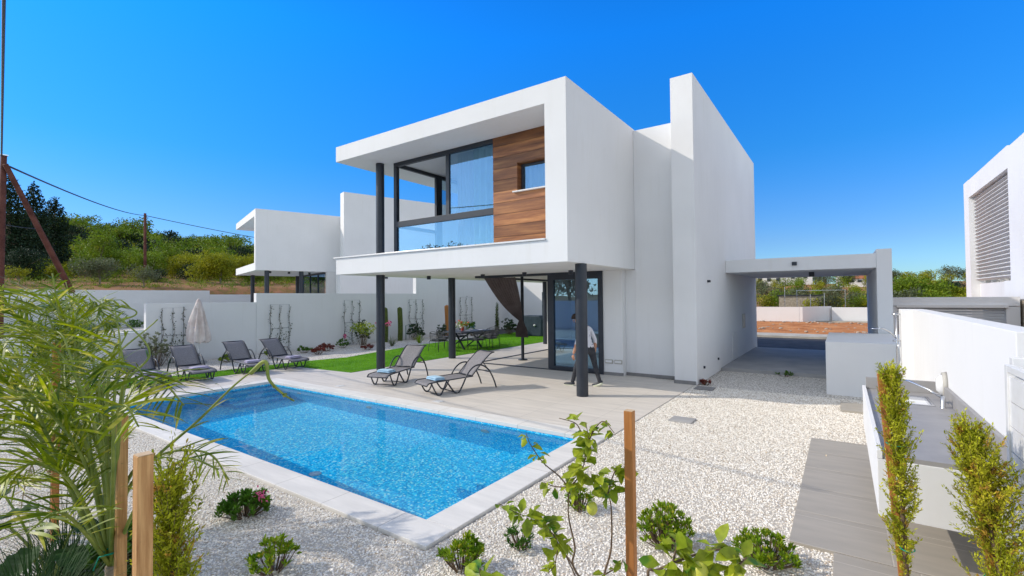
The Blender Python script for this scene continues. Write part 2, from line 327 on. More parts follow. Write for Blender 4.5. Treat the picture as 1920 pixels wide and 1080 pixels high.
# ---------------------------------------------------------------- terrain
def sstep(a,b,x): x=np.clip((x-a)/(b-a),0,1); return x*x*(3-2*x)
def ground_h(x,y):
    x=np.asarray(x,float);y=np.asarray(y,float)
    d=np.hypot(x,y); az=np.degrees(np.arctan2(x,y))
    left=sstep(-45,-60,az)*(1-sstep(-125,-150,az))
    ridge=np.interp(az,[-100,-82,-78,-74.8,-69.4,-63.6,-55,-45],[5.0,5.2,5.6,5.3,4.7,4.0,3.2,1.6])
    e=np.interp(d,[0,44,48,60,100],[0,0,1.0,1.9,2.7]); k=np.interp(d,[0,100,200,235,300,500],[0,0,1,1,.9,.4])
    el=np.where(d<100,e,2.7+(ridge-2.7)*k)
    hl=(CAMH+d*np.tan(np.radians(el)))*sstep(42.2,47,-x)
    hr=sstep(60,170,d)*d*np.tan(np.radians(.9))+sstep(70,150,d)*2.0
    return left*hl+(1-left)*hr*(1-sstep(60,80,np.abs(az)))
def ground_mesh():
    rad=np.concatenate([np.linspace(0,30,37),np.linspace(34,60,14),np.linspace(64,260,45),np.linspace(280,1500,16)])
    na=220; az=np.linspace(-math.pi,math.pi,na,endpoint=False)
    V=[];
    for r0 in rad:
        x=r0*np.sin(az); y=r0*np.cos(az); z=ground_h(x,y)-.06
        far=sstep(36,60,r0)
        z=z+far*np.array([noise.noise(Vector((a/18,b/18,0)))*.012*r0 for a,b in zip(x,y)])
        z=np.where((x>-14)&(x<-1.6)&(y>1.8)&(y<8.2),-2.1,z)   # the pit dug for the pool
        V.append(np.stack([x,y,z],1))
    V=np.concatenate(V); F=[]
    for i in range(len(rad)-1):
        for k in range(na):
            F.append((i*na+k,i*na+(k+1)%na,(i+1)*na+(k+1)%na,(i+1)*na+k))
    m=mat('earth',(.3,.15,.07),.95,spec=.1); n=N(m); co=n.coord('Object')
    a=n.ramp(n.noise(co,.09,6,.6),[(.36,(.12,.13,.03)),(.48,(.30,.15,.08)),(.62,(.42,.20,.10))]); b=n.ramp(n.noise(co,1.1,6,.7),[(.42,(.12,.15,.025)),(.55,(.36,.17,.09)),(.7,(.48,.28,.17))])
    n.base(n.mix(.5,a,b)); n.bump(n.noise(co,2.2,7),.8,.15)
    o=npmesh('ground',V,F,m,smooth=True); tag(o,kind='structure')
ground_mesh()
def sheet(name,poly,z,m,th=.05,kind='structure',label=None,cat=None,bevel=0):
    o=MB().prism(poly,z-th,z).build(name,m,bevel=bevel); tag(o,label,cat,kind=kind); return o
# plot floor of white pebbles; the pool pit is left open
PX0,PX1,PY0,PY1=-12.3,-3.32,3.28,6.58
def frame_poly(name,outer,inner,z,m,th):
    (a,b,c,d),(e,f,g,h)=outer,inner; mb=MB()
    mb.box(a,b,c,g,z-th,z); mb.box(a,b,h,d,z-th,z); mb.box(a,e,g,h,z-th,z); mb.box(f,b,g,h,z-th,z)
    return mb.build(name,m)
tag(frame_poly('gravel_bed',(-19.1,3.2,-4.0,14.7),(-12.66,-2.96,2.92,6.94),-.012,M['pebble_far'],.045),kind='structure')
o=MB().box(-19.1,-16.2,14.7,31,-.05,-.012).box(-11.79,-2.0,14.75,22,-.05,-.014).build('gravel_margin',M['pebble_far']); tag(o,kind='structure')
# terrace in big tiles: L round the pool and on under the house
o=MB().prism([(-14.45,2.0),(-12.65,2.0),(-12.65,6.93),(-2.97,6.93),(-2.97,11.93),(-3.44,12.2),(-4.6,12.5),(-4.9,21),(-11.8,21),(-11.8,8.66),(-14.45,8.5)],-.04,.0).build('terrace',M['deck_tile']); tag(o,kind='structure')
# lawn
LAWN=[(-15.9,2.6),(-14.46,2.6),(-14.46,8.52),(-11.81,8.68),(-11.81,24.5),(-16.5,24.5),(-16.15,17.5),(-15.95,15.2),(-15.4,12.6),(-14.95,10.8),(-15.3,9.4)]
o=MB().prism(LAWN,-.03,.012).build('lawn_base',M['lawn_soil']); tag(o,kind='structure')
def inpoly(P,poly):
    x,y=P[:,0],P[:,1]; c=np.zeros(len(P),bool); j=len(poly)-1
    for i in range(len(poly)):
        xi,yi=poly[i];xj,yj=poly[j]; q=((yi>y)!=(yj>y))&(x<(xj-xi)*(y-yi)/(yj-yi+1e-12)+xi); c^=q; j=i
    return c
nb=150000; P=np.stack([rng.uniform(-16.6,-11.7,nb),2.6+22*rng.random(nb)**1.3],1); P=P[inpoly(P,LAWN)]; nb=len(P)
an=rng.uniform(0,2*math.pi,nb); wd=.004+.003*rng.random(nb); hh=.018+.022*rng.random(nb); lean=rng.normal(0,.012,(nb,2))
dx,dy=np.cos(an)*wd,np.sin(an)*wd; z0=np.full(nb,.01)
V=np.stack([np.stack([P[:,0]-dx,P[:,1]-dy,z0],1),np.stack([P[:,0]+dx,P[:,1]+dy,z0],1),np.stack([P[:,0]+lean[:,0],P[:,1]+lean[:,1],z0+hh],1)],1).reshape(-1,3)
o=npmesh('grass',V,np.arange(nb*3).reshape(-1,3),M['grass_blade']); tag(o,'short bright green artificial grass between the terrace and the gravel border','grass',kind='stuff')
# pebbles in the round, near ground only
def scatter(name,rects,z,dens,m,smin,smax,label):
    me=bpy.data.meshes.new(name); v=[];fs=[]
    for x0,x1,y0,y1 in rects:
        k=len(v); v+=[(x0,y0,z),(x1,y0,z),(x1,y1,z),(x0,y1,z)]; fs.append((k,k+1,k+2,k+3))
    me.from_pydata(v,[],fs); o=bpy.data.objects.new(name,me); COL.objects.link(o); me.materials.append(M['gravel_soil'])
    g=bpy.data.node_groups.new('pebbles','GeometryNodeTree'); g.interface.new_socket('Geometry',in_out='INPUT',socket_type='NodeSocketGeometry'); g.interface.new_socket('Geometry',in_out='OUTPUT',socket_type='NodeSocketGeometry')
    nd=g.nodes; L=g.links.new; gi=nd.new('NodeGroupInput'); go=nd.new('NodeGroupOutput')
    dp=nd.new('GeometryNodeDistributePointsOnFaces'); dp.inputs['Density'].default_value=dens; L(gi.outputs[0],dp.inputs['Mesh'])
    ic=nd.new('GeometryNodeMeshIcoSphere'); ic.inputs['Radius'].default_value=1; ic.inputs['Subdivisions'].default_value=2
    ss=nd.new('GeometryNodeSetShadeSmooth'); sm=nd.new('GeometryNodeSetMaterial'); sm.inputs['Material'].default_value=m; 
    pos=nd.new('GeometryNodeSetPosition'); nt=nd.new('ShaderNodeTexNoise'); nt.inputs['Scale'].default_value=1.1; sb=nd.new('ShaderNodeVectorMath'); sb.operation='SUBTRACT'; sb.inputs[1].default_value=(.5,.5,.5)
    sc2=nd.new('ShaderNodeVectorMath'); sc2.operation='SCALE'; sc2.inputs['Scale'].default_value=1.1; L(nt.outputs['Color'],sb.inputs[0]); L(sb.outputs[0],sc2.inputs[0]); L(sc2.outputs[0],pos.inputs['Offset'])
    L(ic.outputs[0],pos.inputs[0]); L(pos.outputs[0],ss.inputs[0]); L(ss.outputs[0],sm.inputs[0])
    ip=nd.new('GeometryNodeInstanceOnPoints'); L(dp.outputs[0],ip.inputs[0]); L(sm.outputs[0],ip.inputs['Instance'])
    r1=nd.new('FunctionNodeRandomValue'); r1.data_type='FLOAT_VECTOR'; r1.inputs[0].default_value=(smin,smin*.8,smin*.6); r1.inputs[1].default_value=(smax,smax*.8,smax*.65); L(r1.outputs[0],ip.inputs['Scale'])
    r2=nd.new('FunctionNodeRandomValue'); r2.data_type='FLOAT_VECTOR'; r2.inputs[0].default_value=(-.5,-.5,0); r2.inputs[1].default_value=(.5,.5,6.28); L(r2.outputs[0],ip.inputs['Rotation'])
    jn=nd.new('GeometryNodeJoinGeometry'); L(ip.outputs[0],jn.inputs[0]); L(gi.outputs[0],jn.inputs[0]); L(jn.outputs[0],go.inputs[0])
    md=o.modifiers.new('pebbles','NODES'); md.node_group=g; tag(o,label,'gravel',kind='stuff'); return o
scatter('gravel',[(-2.94,1.0,.4,11.9),(-9.8,-2.94,.4,2.9),(-12.6,-9.8,.4,2.9)],-.006,PEB,M['pebble'],.0065,.0145,'loose white pebbles covering the plot round the pool')
# ---------------------------------------------------------------- pool
pool=thing('swimming_pool','long rectangular blue mosaic swimming pool edged with pale stone','swimming pool',(-7.8,4.93,0))
def basin():
    mb=MB(); x0,x1,y0,y1,zt,zb=PX0,PX1,PY0,PY1,-.042,-1.3
    mb.add([(x0,y0,zb),(x1,y0,zb),(x1,y1,zb),(x0,y1,zb)],[(0,1,2,3)])
    mb.add([(x0,y0,zt),(x1,y0,zt),(x1,y0,zb),(x0,y0,zb)],[(0,3,2,1)]); mb.add([(x0,y1,zt),(x1,y1,zt),(x1,y1,zb),(x0,y1,zb)],[(0,1,2,3)])
    mb.add([(x0,y0,zt),(x0,y1,zt),(x0,y1,zb),(x0,y0,zb)],[(0,1,2,3)]); mb.add([(x1,y0,zt),(x1,y1,zt),(x1,y1,zb),(x1,y0,zb)],[(0,3,2,1)])
    return mb.build('basin',M['mosaic'],pool)
bs=basin()
mb=MB()
for i in range(3): mb.box(PX1-.35*(3-i),PX1-.003,4.9+.0,PY1-.003,-1.299+.31*i,-1.3+.31*(i+1))
s2=mb.build('step',M['mosaic'],pool)
mb=MB()
for i in range(3): mb.box(PX0+.003,PX0+.3*(3-i),PY1-1.3,PY1-.003,-1.299+.31*i,-1.3+.31*(i+1))
s3=mb.build('step',M['mosaic'],pool)
cop=frame_poly('coping',(-12.65,-2.97,2.93,6.93),(PX0+.01,PX1-.01,PY0+.01,PY1-.01),.022,M['coping_stone'],.065); cop.parent=pool; cop.location=-pool.location
k=cop.modifiers.new('b','BEVEL'); k.width=.006; k.segments=2
for x,y in((-8.35,PY1),(-5.2,PY1),(-11.0,PY1)):
    q=MB().lathe([(.0,-.01),(.085,-.01),(.09,0),(.085,.012),(.0,.02)],n=20).build('pool_light',M['tableware'],None,True); q.parent=pool; q.rotation_euler=(R_(90),0,0); q.location=(x+7.8,y-4.93-.005,-.5)
for x,y in((-6.6,4.2),(-4.4,4.0)):
    MB().lathe([(.09,-1.295),(.09,-1.28),(.0,-1.275)],(x,y,0),20).build('floor_inlet',M['tableware'],pool,True)
mb=MB().box(-7.05,-6.85,7.15,7.33,.001,.006); mb.build('skimmer_lid',M['tableware'],pool)
mb=MB().box(-10.35,-10.15,7.1,7.28,.001,.006); mb.build('skimmer_lid',M['tableware'],pool)
mb=MB().box(-5.3,-5.1,7.0,7.18,.001,.006)
# rippled surface
nu,nv=430,160; xs=np.linspace(PX0+.001,PX1-.001,nu+1); ys=np.linspace(PY0+.001,PY1-.001,nv+1); X,Y=np.meshgrid(xs,ys,indexing='ij'); Z=np.zeros_like(X)
for i in range(60):
    lam=rng.uniform(.07,.24); th=rng.uniform(0,6.28); k_=2*math.pi/lam; Z+= .00016*(lam/.14)**1.3*np.sin(k_*(X*math.cos(th)+Y*math.sin(th))+rng.uniform(0,6.28))
ripple=.25+.75*sstep(-12,-9,X); Z=Z*ripple*RIP-.07
V=np.stack([X,Y,Z],-1).reshape(-1,3); I=np.arange((nu+1)*(nv+1)).reshape(nu+1,nv+1)
F=np.stack([I[:-1,:-1],I[1:,:-1],I[1:,1:],I[:-1,1:]],-1).reshape(-1,4)
wo=npmesh('water',V,F,M['water'],smooth=True); tag(wo,kind='structure')
if CAUST:
    wo.cycles.is_caustics_caster=True; sl.cycles.is_caustics_light=True
    for q in (bs,s2,s3): q.cycles.is_caustics_receiver=True
# ---------------------------------------------------------------- the villa
vil=thing('villa','white two storey flat roofed villa with cantilevered upper box, timber panel and tall fin wall','villa',(-8,12,0))
B=.006
cprof=[(-12.42,2.88),(-4.6,2.88),(-4.6,6.72),(-12.42,6.72),(-12.42,6.27),(-5.12,6.27),(-5.12,3.36),(-12.42,3.36)]
MB().prism_y(cprof,8.6,21.0).build('upper_frame',M['white'],vil,bevel=B)
MB().box(-12.3,-4.7,8.7,20.9,2.872,2.879).build('soffit',M['soffit'],vil)
MB().box(-4.597,-3.44,12.42,21.0,.0,6.66).build('wall',M['white'],vil,bevel=B)
MB().box(-4.88,-4.6,12.43,21.0,0,2.871).box(-5.44,-4.883,12.2,20.9,0,2.871).build('wall',M['white'],vil)
MB().box(-3.44+.002,-2.9,11.92,21.7,0,7.6).build('fin_wall',M['white'],vil,bevel=B)
MB().box(-5.44,-4.87,12.185,12.198,.0,.085).box(-4.87,-3.44,12.405,12.419,0,.085).box(-3.45,-2.93,11.905,11.919,0,.085).build('skirting',M['skirting'],vil)
MB().box(-11.15,-5.13,15,15.2,3.365,6.265).box(-11.15,-11.0,13.3,15,3.365,6.265).build('room_wall',M['soffit'],vil)
MB().box(-11.0,-5.13,9.9,14.99,3.362,3.375).build('room_floor',M['skirting'],vil)
MB().box(-10,-5.45,18.9,19.1,0,2.871).box(-10.1,-9.95,17,19,0,2.871).build('room_wall',M['soffit'],vil)
MB().box(-12.5,-5.125,8.56,8.66,3.362,3.40).build('sill_flashing',M['tableware'],vil,bevel=.004)
MB().box(-12.39,-2.95,8.64,20.9,6.722,6.735).build('roof_finish',M['soffit'],vil) if False else None
# columns
for x,y,z0,z1 in ((-4.67,9.33,0,2.871),(-11.5,9.5,0,2.871),(-11.5,12.7,0,2.871),(-11.27,18.85,0,2.871)):
    MB().lathe([(.128,z0),(.128,z1)],(x,y,0),28).build('column',M['anthracite'],vil,True)
MB().lathe([(.125,3.365),(.125,6.265)],(-11.5,9.5,0),28).build('column',M['anthracite'],vil,True)
# timber cladding, boards with open joints, hole for the window
mb=MB(); zz=3.402; i=0
while zz<6.26:
    z2=min(zz+.283,6.265); x0,x1=-7.33,-5.125
    segs=[(x0,x1)]
    for a,b in segs:
        parts=[(a,b,zz,z2)]
        if z2>4.80 and zz<5.52:
            parts=[(a,-6.58,zz,z2)]
            parts.append((-5.56,b,zz,z2))
            if zz<4.80: parts.append((-6.58,-5.56,zz,4.80))
            if z2>5.52: parts.append((-6.58,-5.56,5.52,z2))
        for p in parts:
            if p[3]-p[2]>.01: mb.box(p[0],p[1],9.70+(i%2)*.001,9.745,p[2],p[3])
    zz+=.292;i+=1
clad=mb.build('timber_cladding',M['cladding'],vil,world=False); clad.location=-vil.location
MB().box(-7.33,-6.6,9.76,9.9,3.37,6.26).box(-5.54,-5.13,9.76,9.9,3.37,6.26).box(-6.6,-5.54,9.76,9.9,3.37,4.78).box(-6.6,-5.54,9.76,9.9,5.54,6.26).build('wall',M['skirting'],vil)
rv=MB().box(-6.6,-6.575,9.72,9.95,4.80,5.52).box(-6.575,-5.57,9.72,9.95,5.50,5.53).build('window_reveal',M['cladding'],vil,world=False); rv.location=-vil.location
win=MB().box(-6.56,-6.50,9.86,9.92,4.80,5.49).box(-5.62,-5.57,9.86,9.92,4.80,5.49).box(-6.50,-5.62,9.86,9.92,5.43,5.49).box(-6.50,-5.62,9.86,9.92,4.80,4.86).build('window',M['anthracite'],vil)
MB().box(-6.50,-5.62,9.885,9.895,4.86,5.43).build('pane',M['glass'],win)
MB().box(-6.68,-5.45,9.62,9.85,4.765,4.797).build('sill',M['tableware'],win,bevel=.003)
# upper glazing
gz=MB(); y=9.7
gz.box(-11.12,-11.0,y,y+.12,3.37,6.265); gz.box(-11.0,-7.335,y,y+.1,6.15,6.266); gz.box(-8.99,-8.87,y+.01,y+.09,4.47,6.15); gz.box(-11.0,-7.335,y,y+.1,4.30,4.47); gz.box(-11.0,-7.335,y,y+.1,3.37,3.43)
gz.box(-11.11,-11.02,y+.12,11.45,6.16,6.264); gz.box(-11.11,-11.02,11.45,11.72,3.37,6.265); gz.box(-11.11,-11.02,11.72,13.3,6.16,6.264); gz.box(-11.11,-11.02,y+.12,11.45,4.30,4.40)
gl=gz.build('glazing_frame',M['anthracite'],vil,bevel=.003)
MB().box(-11.0,-7.34,9.745,9.753,3.43,4.30).build('pane',M['glass'],gl); MB().box(-8.87,-7.34,9.745,9.753,4.47,6.15).build('pane',M['glass'],gl)
MB().box(-11.07,-11.062,11.72,13.3,3.43,6.16).build('pane',M['glass'],gl); MB().box(-11.07,-11.062,9.82,11.45,3.43,4.30).build('pane',M['glass_clear'],gl)
def curtain(x0,x1,y,z0,z1,amp,wl,ph=0):
    n=int((x1-x0)/.02); return MB().grid(lambda u,v:(x0+(x1-x0)*u,y+amp*math.sin(2*math.pi*(x1-x0)*u/wl+ph+.6*math.sin(7*u))*(.6+.4*v),z1+(z0-z1)*v),n,6)
curtain(-8.85,-8.25,10.05,3.4,6.2,.03,.10).build('sheer_curtain',M['sheer'],vil,True)
curtain(-8.2,-7.36,9.93,3.4,6.2,.075,.19,1).build('heavy_curtain',M['drape'],vil,True)
MB().box(-9.7,-8.5,11.6,12.3,3.38,3.95).box(-9.75,-8.45,12.3,12.4,3.38,4.35).build('bed',M['cushion'],vil,bevel=.04)
curtain(-6.5,-5.6,10.05,4.7,5.9,.03,.14,1).build('sheer_curtain',M['sheer'],vil,True)
# sliding door, ground floor
dr=MB(); y=12.16
dr.box(-7.2,-7.0,y,y+.12,.03,2.80); dr.box(-5.58,-5.44,y,y+.12,.03,2.80); dr.box(-7.0,-5.58,y,y+.12,2.66,2.80); dr.box(-7.0,-5.58,y,y+.12,.03,.13)
dr.box(-6.3,-6.16,y+.02,y+.1,.13,2.66)
dq=dr.build('sliding_door',M['anthracite'],vil,bevel=.004); MB().box(-7.0,-5.58,y+.05,y+.058,.13,2.66).build('pane',M['glass'],dq)
MB().box(-10.0,-5.44,12.17,12.27,.001,.02).box(-9.99,-9.90,12.27,17,.001,.02).build('floor_track',M['anthracite'],vil)
MB().box(-9.99,-5.44,12.17,12.27,2.80,2.87).box(-9.99,-9.90,12.27,17,2.80,2.87).build('top_track',M['anthracite'],vil)
MB().lathe([(.0,.028),(.16,.028),(.16,.0)],(-9.05,13.58,0),24).lathe([(.055,.028),(.055,2.871)],(-9.05,13.58,0),16).build('post',M['anthracite'],vil,True)
for x,y in((-10.95,11.0),(-9.07,11.43),(-7.48,11.35),(-5.98,11.35)):
    MB().lathe([(.0,2.76),(.06,2.76),(.065,2.765),(.065,2.872)],(x,y,0),20).build('ceiling_light',M['anthracite'],vil)
for x in(-5.27,-5.0):
    q=MB().box(x-.12,x+.1,12.17,12.199,.32,.43).build('socket_cover',M['plastic_grey'],vil,bevel=.006); MB().box(x-.10,x+.08,12.158,12.172,.35,.41).build('flap',M['tableware'],q)
for y,z in((14.2,.35),(12.55,.32)): MB().box(-2.902,-2.86,y,y+.05,z,z+.06).build('wall_spout',M['anthracite'],vil)
MB().box(-2.899,-2.885,16.35,17.2,.12,.95).build('meter_panel',M['soffit'],vil)
MB().box(-2.899,-2.87,18.3,18.75,1.0,1.5).build('letter_panel',M['plastic_grey'],vil,bevel=.004)
MB().box(-2.899,-2.83,13.1,13.2,2.5,2.56).build('wall_lamp',M['anthracite'],vil)
# carport
MB().prism_y([(-2.895,2.84),(.74,2.84),(.74,3.215),(-2.895,3.215)],15.5,21.65).build('carport_roof',M['white'],vil,bevel=B)
MB().box(.742,1.06,15.49,21.7,.0,3.32).build('carport_pier',M['white'],vil,bevel=B)
MB().box(-1.15,-1.03,15.44,15.5,2.98,3.08).build('carport_lamp',M['anthracite'],vil); MB().lathe([(.0,2.7),(.07,2.7),(.07,2.84)],(-.75,16.9,0),16).build('carport_lamp',M['anthracite'],vil)
MB().box(-2.898,-1.9,15.2,15.3,.10,.2).build('step_trim',M['concrete'],vil) if False else None
# curtain tied to the post: wide at the rail, gathered, then a loose tail
T0,T1,G,E_=Vector((-9.70,12.3,2.79)),Vector((-8.45,12.3,2.79)),Vector((-8.98,13.38,1.36)),Vector((-8.95,13.38,.80))
def drape(u,v):
    k=1-(.5+.5*math.cos(math.pi*min(v/.68,1)))
    f=math.sin(u*2*math.pi*11)
    if v<=.68:
        q=v/.68; a=T0.lerp(T1,u); b=G+Vector(((u-.5)*.16,0,0)); p=a.lerp(b,q**1.0); p+=Vector((.06*math.sin(math.pi*q)*(u-.3),0,0)); p.z-=.14*math.sin(math.pi*q)*(1-u)
        return p+Vector((0,.035*f*(1-.5*q),0))
    q=(v-.68)/.32; wdt=.16+.34*math.sin(min(q*1.9,1.57)); b=G.lerp(E_,q)+Vector(((u-.5)*wdt,0,0)); return b+Vector((0,.05*f*(.4+q*.6)+.08*math.sin(math.pi*u),0))
cu=MB().grid(drape,132,44).build('tied_curtain',M['curtain_brown'],None,True); tag(cu,'brown outdoor curtain hanging from the terrace rail and tied to the thin post','curtain')
# ---------------------------------------------------------------- outside the plot: floor levels
def flat(name,x0,x1,y0,y1,z,m,th=.06): return tag(MB().box(x0,x1,y0,y1,z-th,z).build(name,m),kind='structure')
flat('carport_floor',-2.89,.74,14.65,21.2,.075,M['concrete'],.12)
flat('road',-40,40,21.75,27.3,-.0,M['asphalt'],.05)
flat('pavement',-60,50,27.32,29.3,.10,M['kerbstone'],.16)
o=MB().grid(lambda u,v:(-60+110*u,29.3+13.4*v,.06+.10*math.sin(3.1*v)+.07*noise.noise(Vector((110*u*.8,13*v*.8,0)))+.05*noise.noise(Vector((110*u*3,13*v*3,4)))),260,50).build('dirt_verge',M['soil_orange'],None,True); tag(o,kind='structure')
flat('far_pavement',-60,50,43.6,44.6,.12,M['kerbstone'],.2)
# stones lying in the verge
mb=MB()
for i in range(260):
    x=random.uniform(-9,6);y=random.uniform(30.5,41.8); mb.ball((x,y,.13),random.uniform(.03,.12),7,5,(1,.8,.55),.5)
tag(mb.build('loose_stones',M['rock'],None,True),'pale stones scattered over the orange dirt verge beyond the road','stones',kind='stuff')
def wall(name,label,x0,x1,y0,y1,z0,z1,m='white',cat='wall',bevel=.006):
    loc=((x0+x1)/2,(y0+y1)/2,z0); o=MB().box(x0-loc[0],x1-loc[0],y0-loc[1],y1-loc[1],0,z1-z0).build(name,M[m],None,bevel=bevel); o.location=loc; return tag(o,label,cat)
wall('garden_wall','knee high end of the white boundary wall behind the left sun loungers',-19.4,-19.2,-2,6.0,-.05,1.12)
wall('garden_wall','white boundary wall behind the closed parasol with wire trellises on it',-19.4,-19.2,6.01,9.65,-.05,2.06)
wall('garden_wall','long white boundary wall in shade behind the lawn and cacti',-19.4,-19.2,9.66,18.3,-.05,2.42)
wall('garden_wall','tallest grey shaded boundary wall behind the dining table',-19.45,-19.2,18.31,27.0,-.05,4.0)
wall('garden_wall','white boundary wall closing the lawn behind the dark storage box',-19.45,-15.2,27.01,27.2,-.05,3.6)
wall('block_wall','low white block wall with flat top in front of the carport pier',-.32,1.6,12.35,15.4,-.05,1.13)
# neighbouring plot on the left
flat('neighbour_garden',-41.5,-19.45,-12,16.5,.33,M['pebble_far'],.3)
wall('plot_wall','pale blue shaded rear wall of the neighbouring plot on the far left',-41.8,-41.5,-16,17.2,.0,2.93)
wall('plot_wall','lower stepped end of the pale rear wall left of the neighbouring villa',-41.8,-41.5,17.21,24.8,.0,2.62)
o=MB().box(-34,-28.5,9.4,15.5,.345,.36).box(-34.3,-34,9.1,15.8,.33,.42).box(-34,-28.5,9.1,9.4,.33,.42).build('neighbour_pool',M['coping_stone']); 
tag(o,'turquoise pool of the neighbouring plot behind the low wall','swimming pool'); 
m=mat('teal',(.0,.25,.22),.08,spec=.5); q=MB().box(-33.99,-28.6,9.41,15.4,.362,.365).build('pool_water',m,o)
# villa next door, same family, turned and higher up
nv=thing('neighbour_villa','white villa with cantilevered box and tall fin wall standing beyond the left boundary','villa',(0,0,0))
nv.location=(-30.4,15.23,1.16); nv.rotation_euler=(0,0,R_(-17))
def nb(mb,name,m,par=None,**k):
    par=par or nv; mb.v=[(x+4.6,y-8.6,z) for x,y,z in mb.v]; return mb.build(name,M[m],par,world=False,**k)
nb(MB().prism_y([(-12.4,2.88),(-4.6,2.88),(-4.6,6.80),(-12.4,6.80),(-12.4,6.35),(-5.0,6.35),(-5.0,3.36),(-12.4,3.36)],8.6,22),'upper_frame','white',bevel=.006)
nb(MB().box(-4.598,-3.6,13.9,22,-1.4,6.75),'wall','white'); nb(MB().box(-3.6,-2.9,13.6,27,2.9,8.2),'fin_wall','white',bevel=.006)
nb(MB().box(-3.6,-2.75,13.3,25.4,-1.4,2.898),'wall','white',bevel=.006)
nb(MB().box(-4.9,-4.6,13.0,21.9,-1.4,2.87),'wall','soffit')
for x,y in((-4.85,9.3),(-4.85,11.4),(-11.6,9.6),(-11.6,12.8)): nb(MB().lathe([(.14,-1.4),(.14,2.87)],(x,y,0),16),'column','anthracite')
g_=nb(MB().box(-10.5,-10.4,12.9,13.0,0,2.87).box(-8.5,-8.4,12.9,13.0,0,2.87).box(-6.5,-6.4,12.9,13,0,2.87).box(-10.5,-4.95,12.9,13,2.75,2.87),'glazing_frame','anthracite')
nb(MB().box(-10.4,-4.95,12.94,12.96,0,2.75),'pane','glass',g_)
nb(MB().box(-11,-5.1,10,10.1,3.4,6.3),'glazed_front','glass')
for x,y in((-5.4,9.6),(-5.6,10.8),(-5.9,12.2)): nb(MB().lathe([(.0,2.74),(.08,2.74),(.08,2.87)],(x,y,0),12),'ceiling_light','anthracite')
nb(MB().box(-2.748,-2.68,16.4,16.6,2.4,2.6),'wall_lamp','anthracite')
# terrace under it
flat('neighbour_terrace',-41,-24,17.5,31,1.0,M['concrete'],.9)
# louvred house on the right, garage in front of it
rb=thing('louvred_house','white house with a large horizontal louvre screen on the right edge','house',(9,27,0))
def rbb(mb,name,m,par=None,**k): return mb.build(name,M[m],par or rb,**k)
mb=MB(); 
for a in ((5.0,5.5,30.75,31.8,-.1,7.52),(5.0,5.5,14,24.3,1.93,7.42),(5.0,5.5,24.3,30.75,6.68,7.5),(5.0,5.5,24.3,25.15,1.93,2.6)): mb.box(*a)
rbb(mb,'wall','white'); rbb(MB().box(5.5,14,31.0,31.8,-.1,7.5).box(5.5,14,14,31,7.1,7.4).box(5.5,14,14,31,1.7,1.92).box(7.4,7.6,14,31,1.93,7.0),'wall','soffit')
rbb(MB().box(5.3,5.5,25.15,30.74,1.93,2.6),'balcony_wall','white')
mb=MB()
for i in range(24):
    z=2.78+i*.163; mb.beam((5.25,24.32,z),(5.25,30.73,z),.20,.028,(.45,0,.9))
rbb(mb,'louvre_screen','white')
mb=MB()
for i in range(5): mb.box(5.36,5.4,24.6+i*1.45,24.64+i*1.45,2.62,6.66)
rbb(mb,'louvre_post','white')
ga=thing('garage','low shaded garage with a wide grey roller door beyond the right wall','garage',(3.2,21,0))
mb=MB().box(.95,1.62,22,22.3,-.05,1.7).box(4.4,4.72,22,22.3,-.05,1.7).box(.95,4.72,22,22.3,1.72,2.02).box(.95,4.72,22.3,26,1.9,2.0).box(.95,1.1,22.3,26,-.05,1.88).box(4.55,4.7,22.3,26,-.05,1.88); mb.build('wall',M['white'],ga)
mb=MB(); 
for i in range(18): mb.box(1.62,4.4,22.1+.0,22.14,-.04+i*.095,.045+i*.095)
mb.build('roller_door',M['grey_shutter'] if 'grey_shutter' in M else noisy('grey_shutter',(.50,.52,.55),(.56,.58,.6),2,.5),ga)
MB().box(1.60,4.45,21.93,21.999,1.66,1.76).build('lintel_trim',M['soffit'],ga)
wall('stone_pier','rough brown stone pier beside the roller door garage',4.78,5.1,21.8,22.3,-.05,1.9,'stone_wall')
wall('boundary_wall','white shaded boundary wall right of the stone pier',5.12,9,21.5,21.7,-.05,1.9)
# right hand plot wall: sunlit, x = 1
rw=thing('plot_wall','long sunlit white wall behind the outdoor kitchen counter','wall',(1.1,8,0))
MB().box(1.0,1.2,4.78,10.9,-.05,1.875).build('wall',M['white'],rw,bevel=.006); MB().box(.86,1.2,10.9,11.4,-.05,1.87).build('pier',M['white'],rw,bevel=.006)
wall('plot_wall','nearest white wall stretch behind the slatted gate panel',1.05,1.25,.8,4.77,-.05,1.6)
gt=thing('slatted_gate','white metal gate panel of wide horizontal slats at the right edge','gate',(.93,4.3,0))
mb=MB(); 
for i in range(9): mb.box(.915,.945,3.0,4.56,.08+i*.168,.08+i*.168+.160)
mb.build('slat_panel',M['tableware'],gt); MB().box(.905,.955,4.56,4.62,.03,1.66).box(.905,.955,3.0,4.56,1.615,1.66).build('gate_frame',M['tableware'],gt,bevel=.003)
MB().box(.955,1.045,4.66,4.74,.03,1.70).build('gate_post',M['tableware'],gt,bevel=.004)
q=MB().lathe([(0,0),(.016,.0),(.016,.012),(0,.012)],n=14).build('keyhole',M['anthracite'],gt,world=False); q.rotation_euler=(0,R_(-90),0); q.location=(.953-.93,4.7-4.3,1.58)
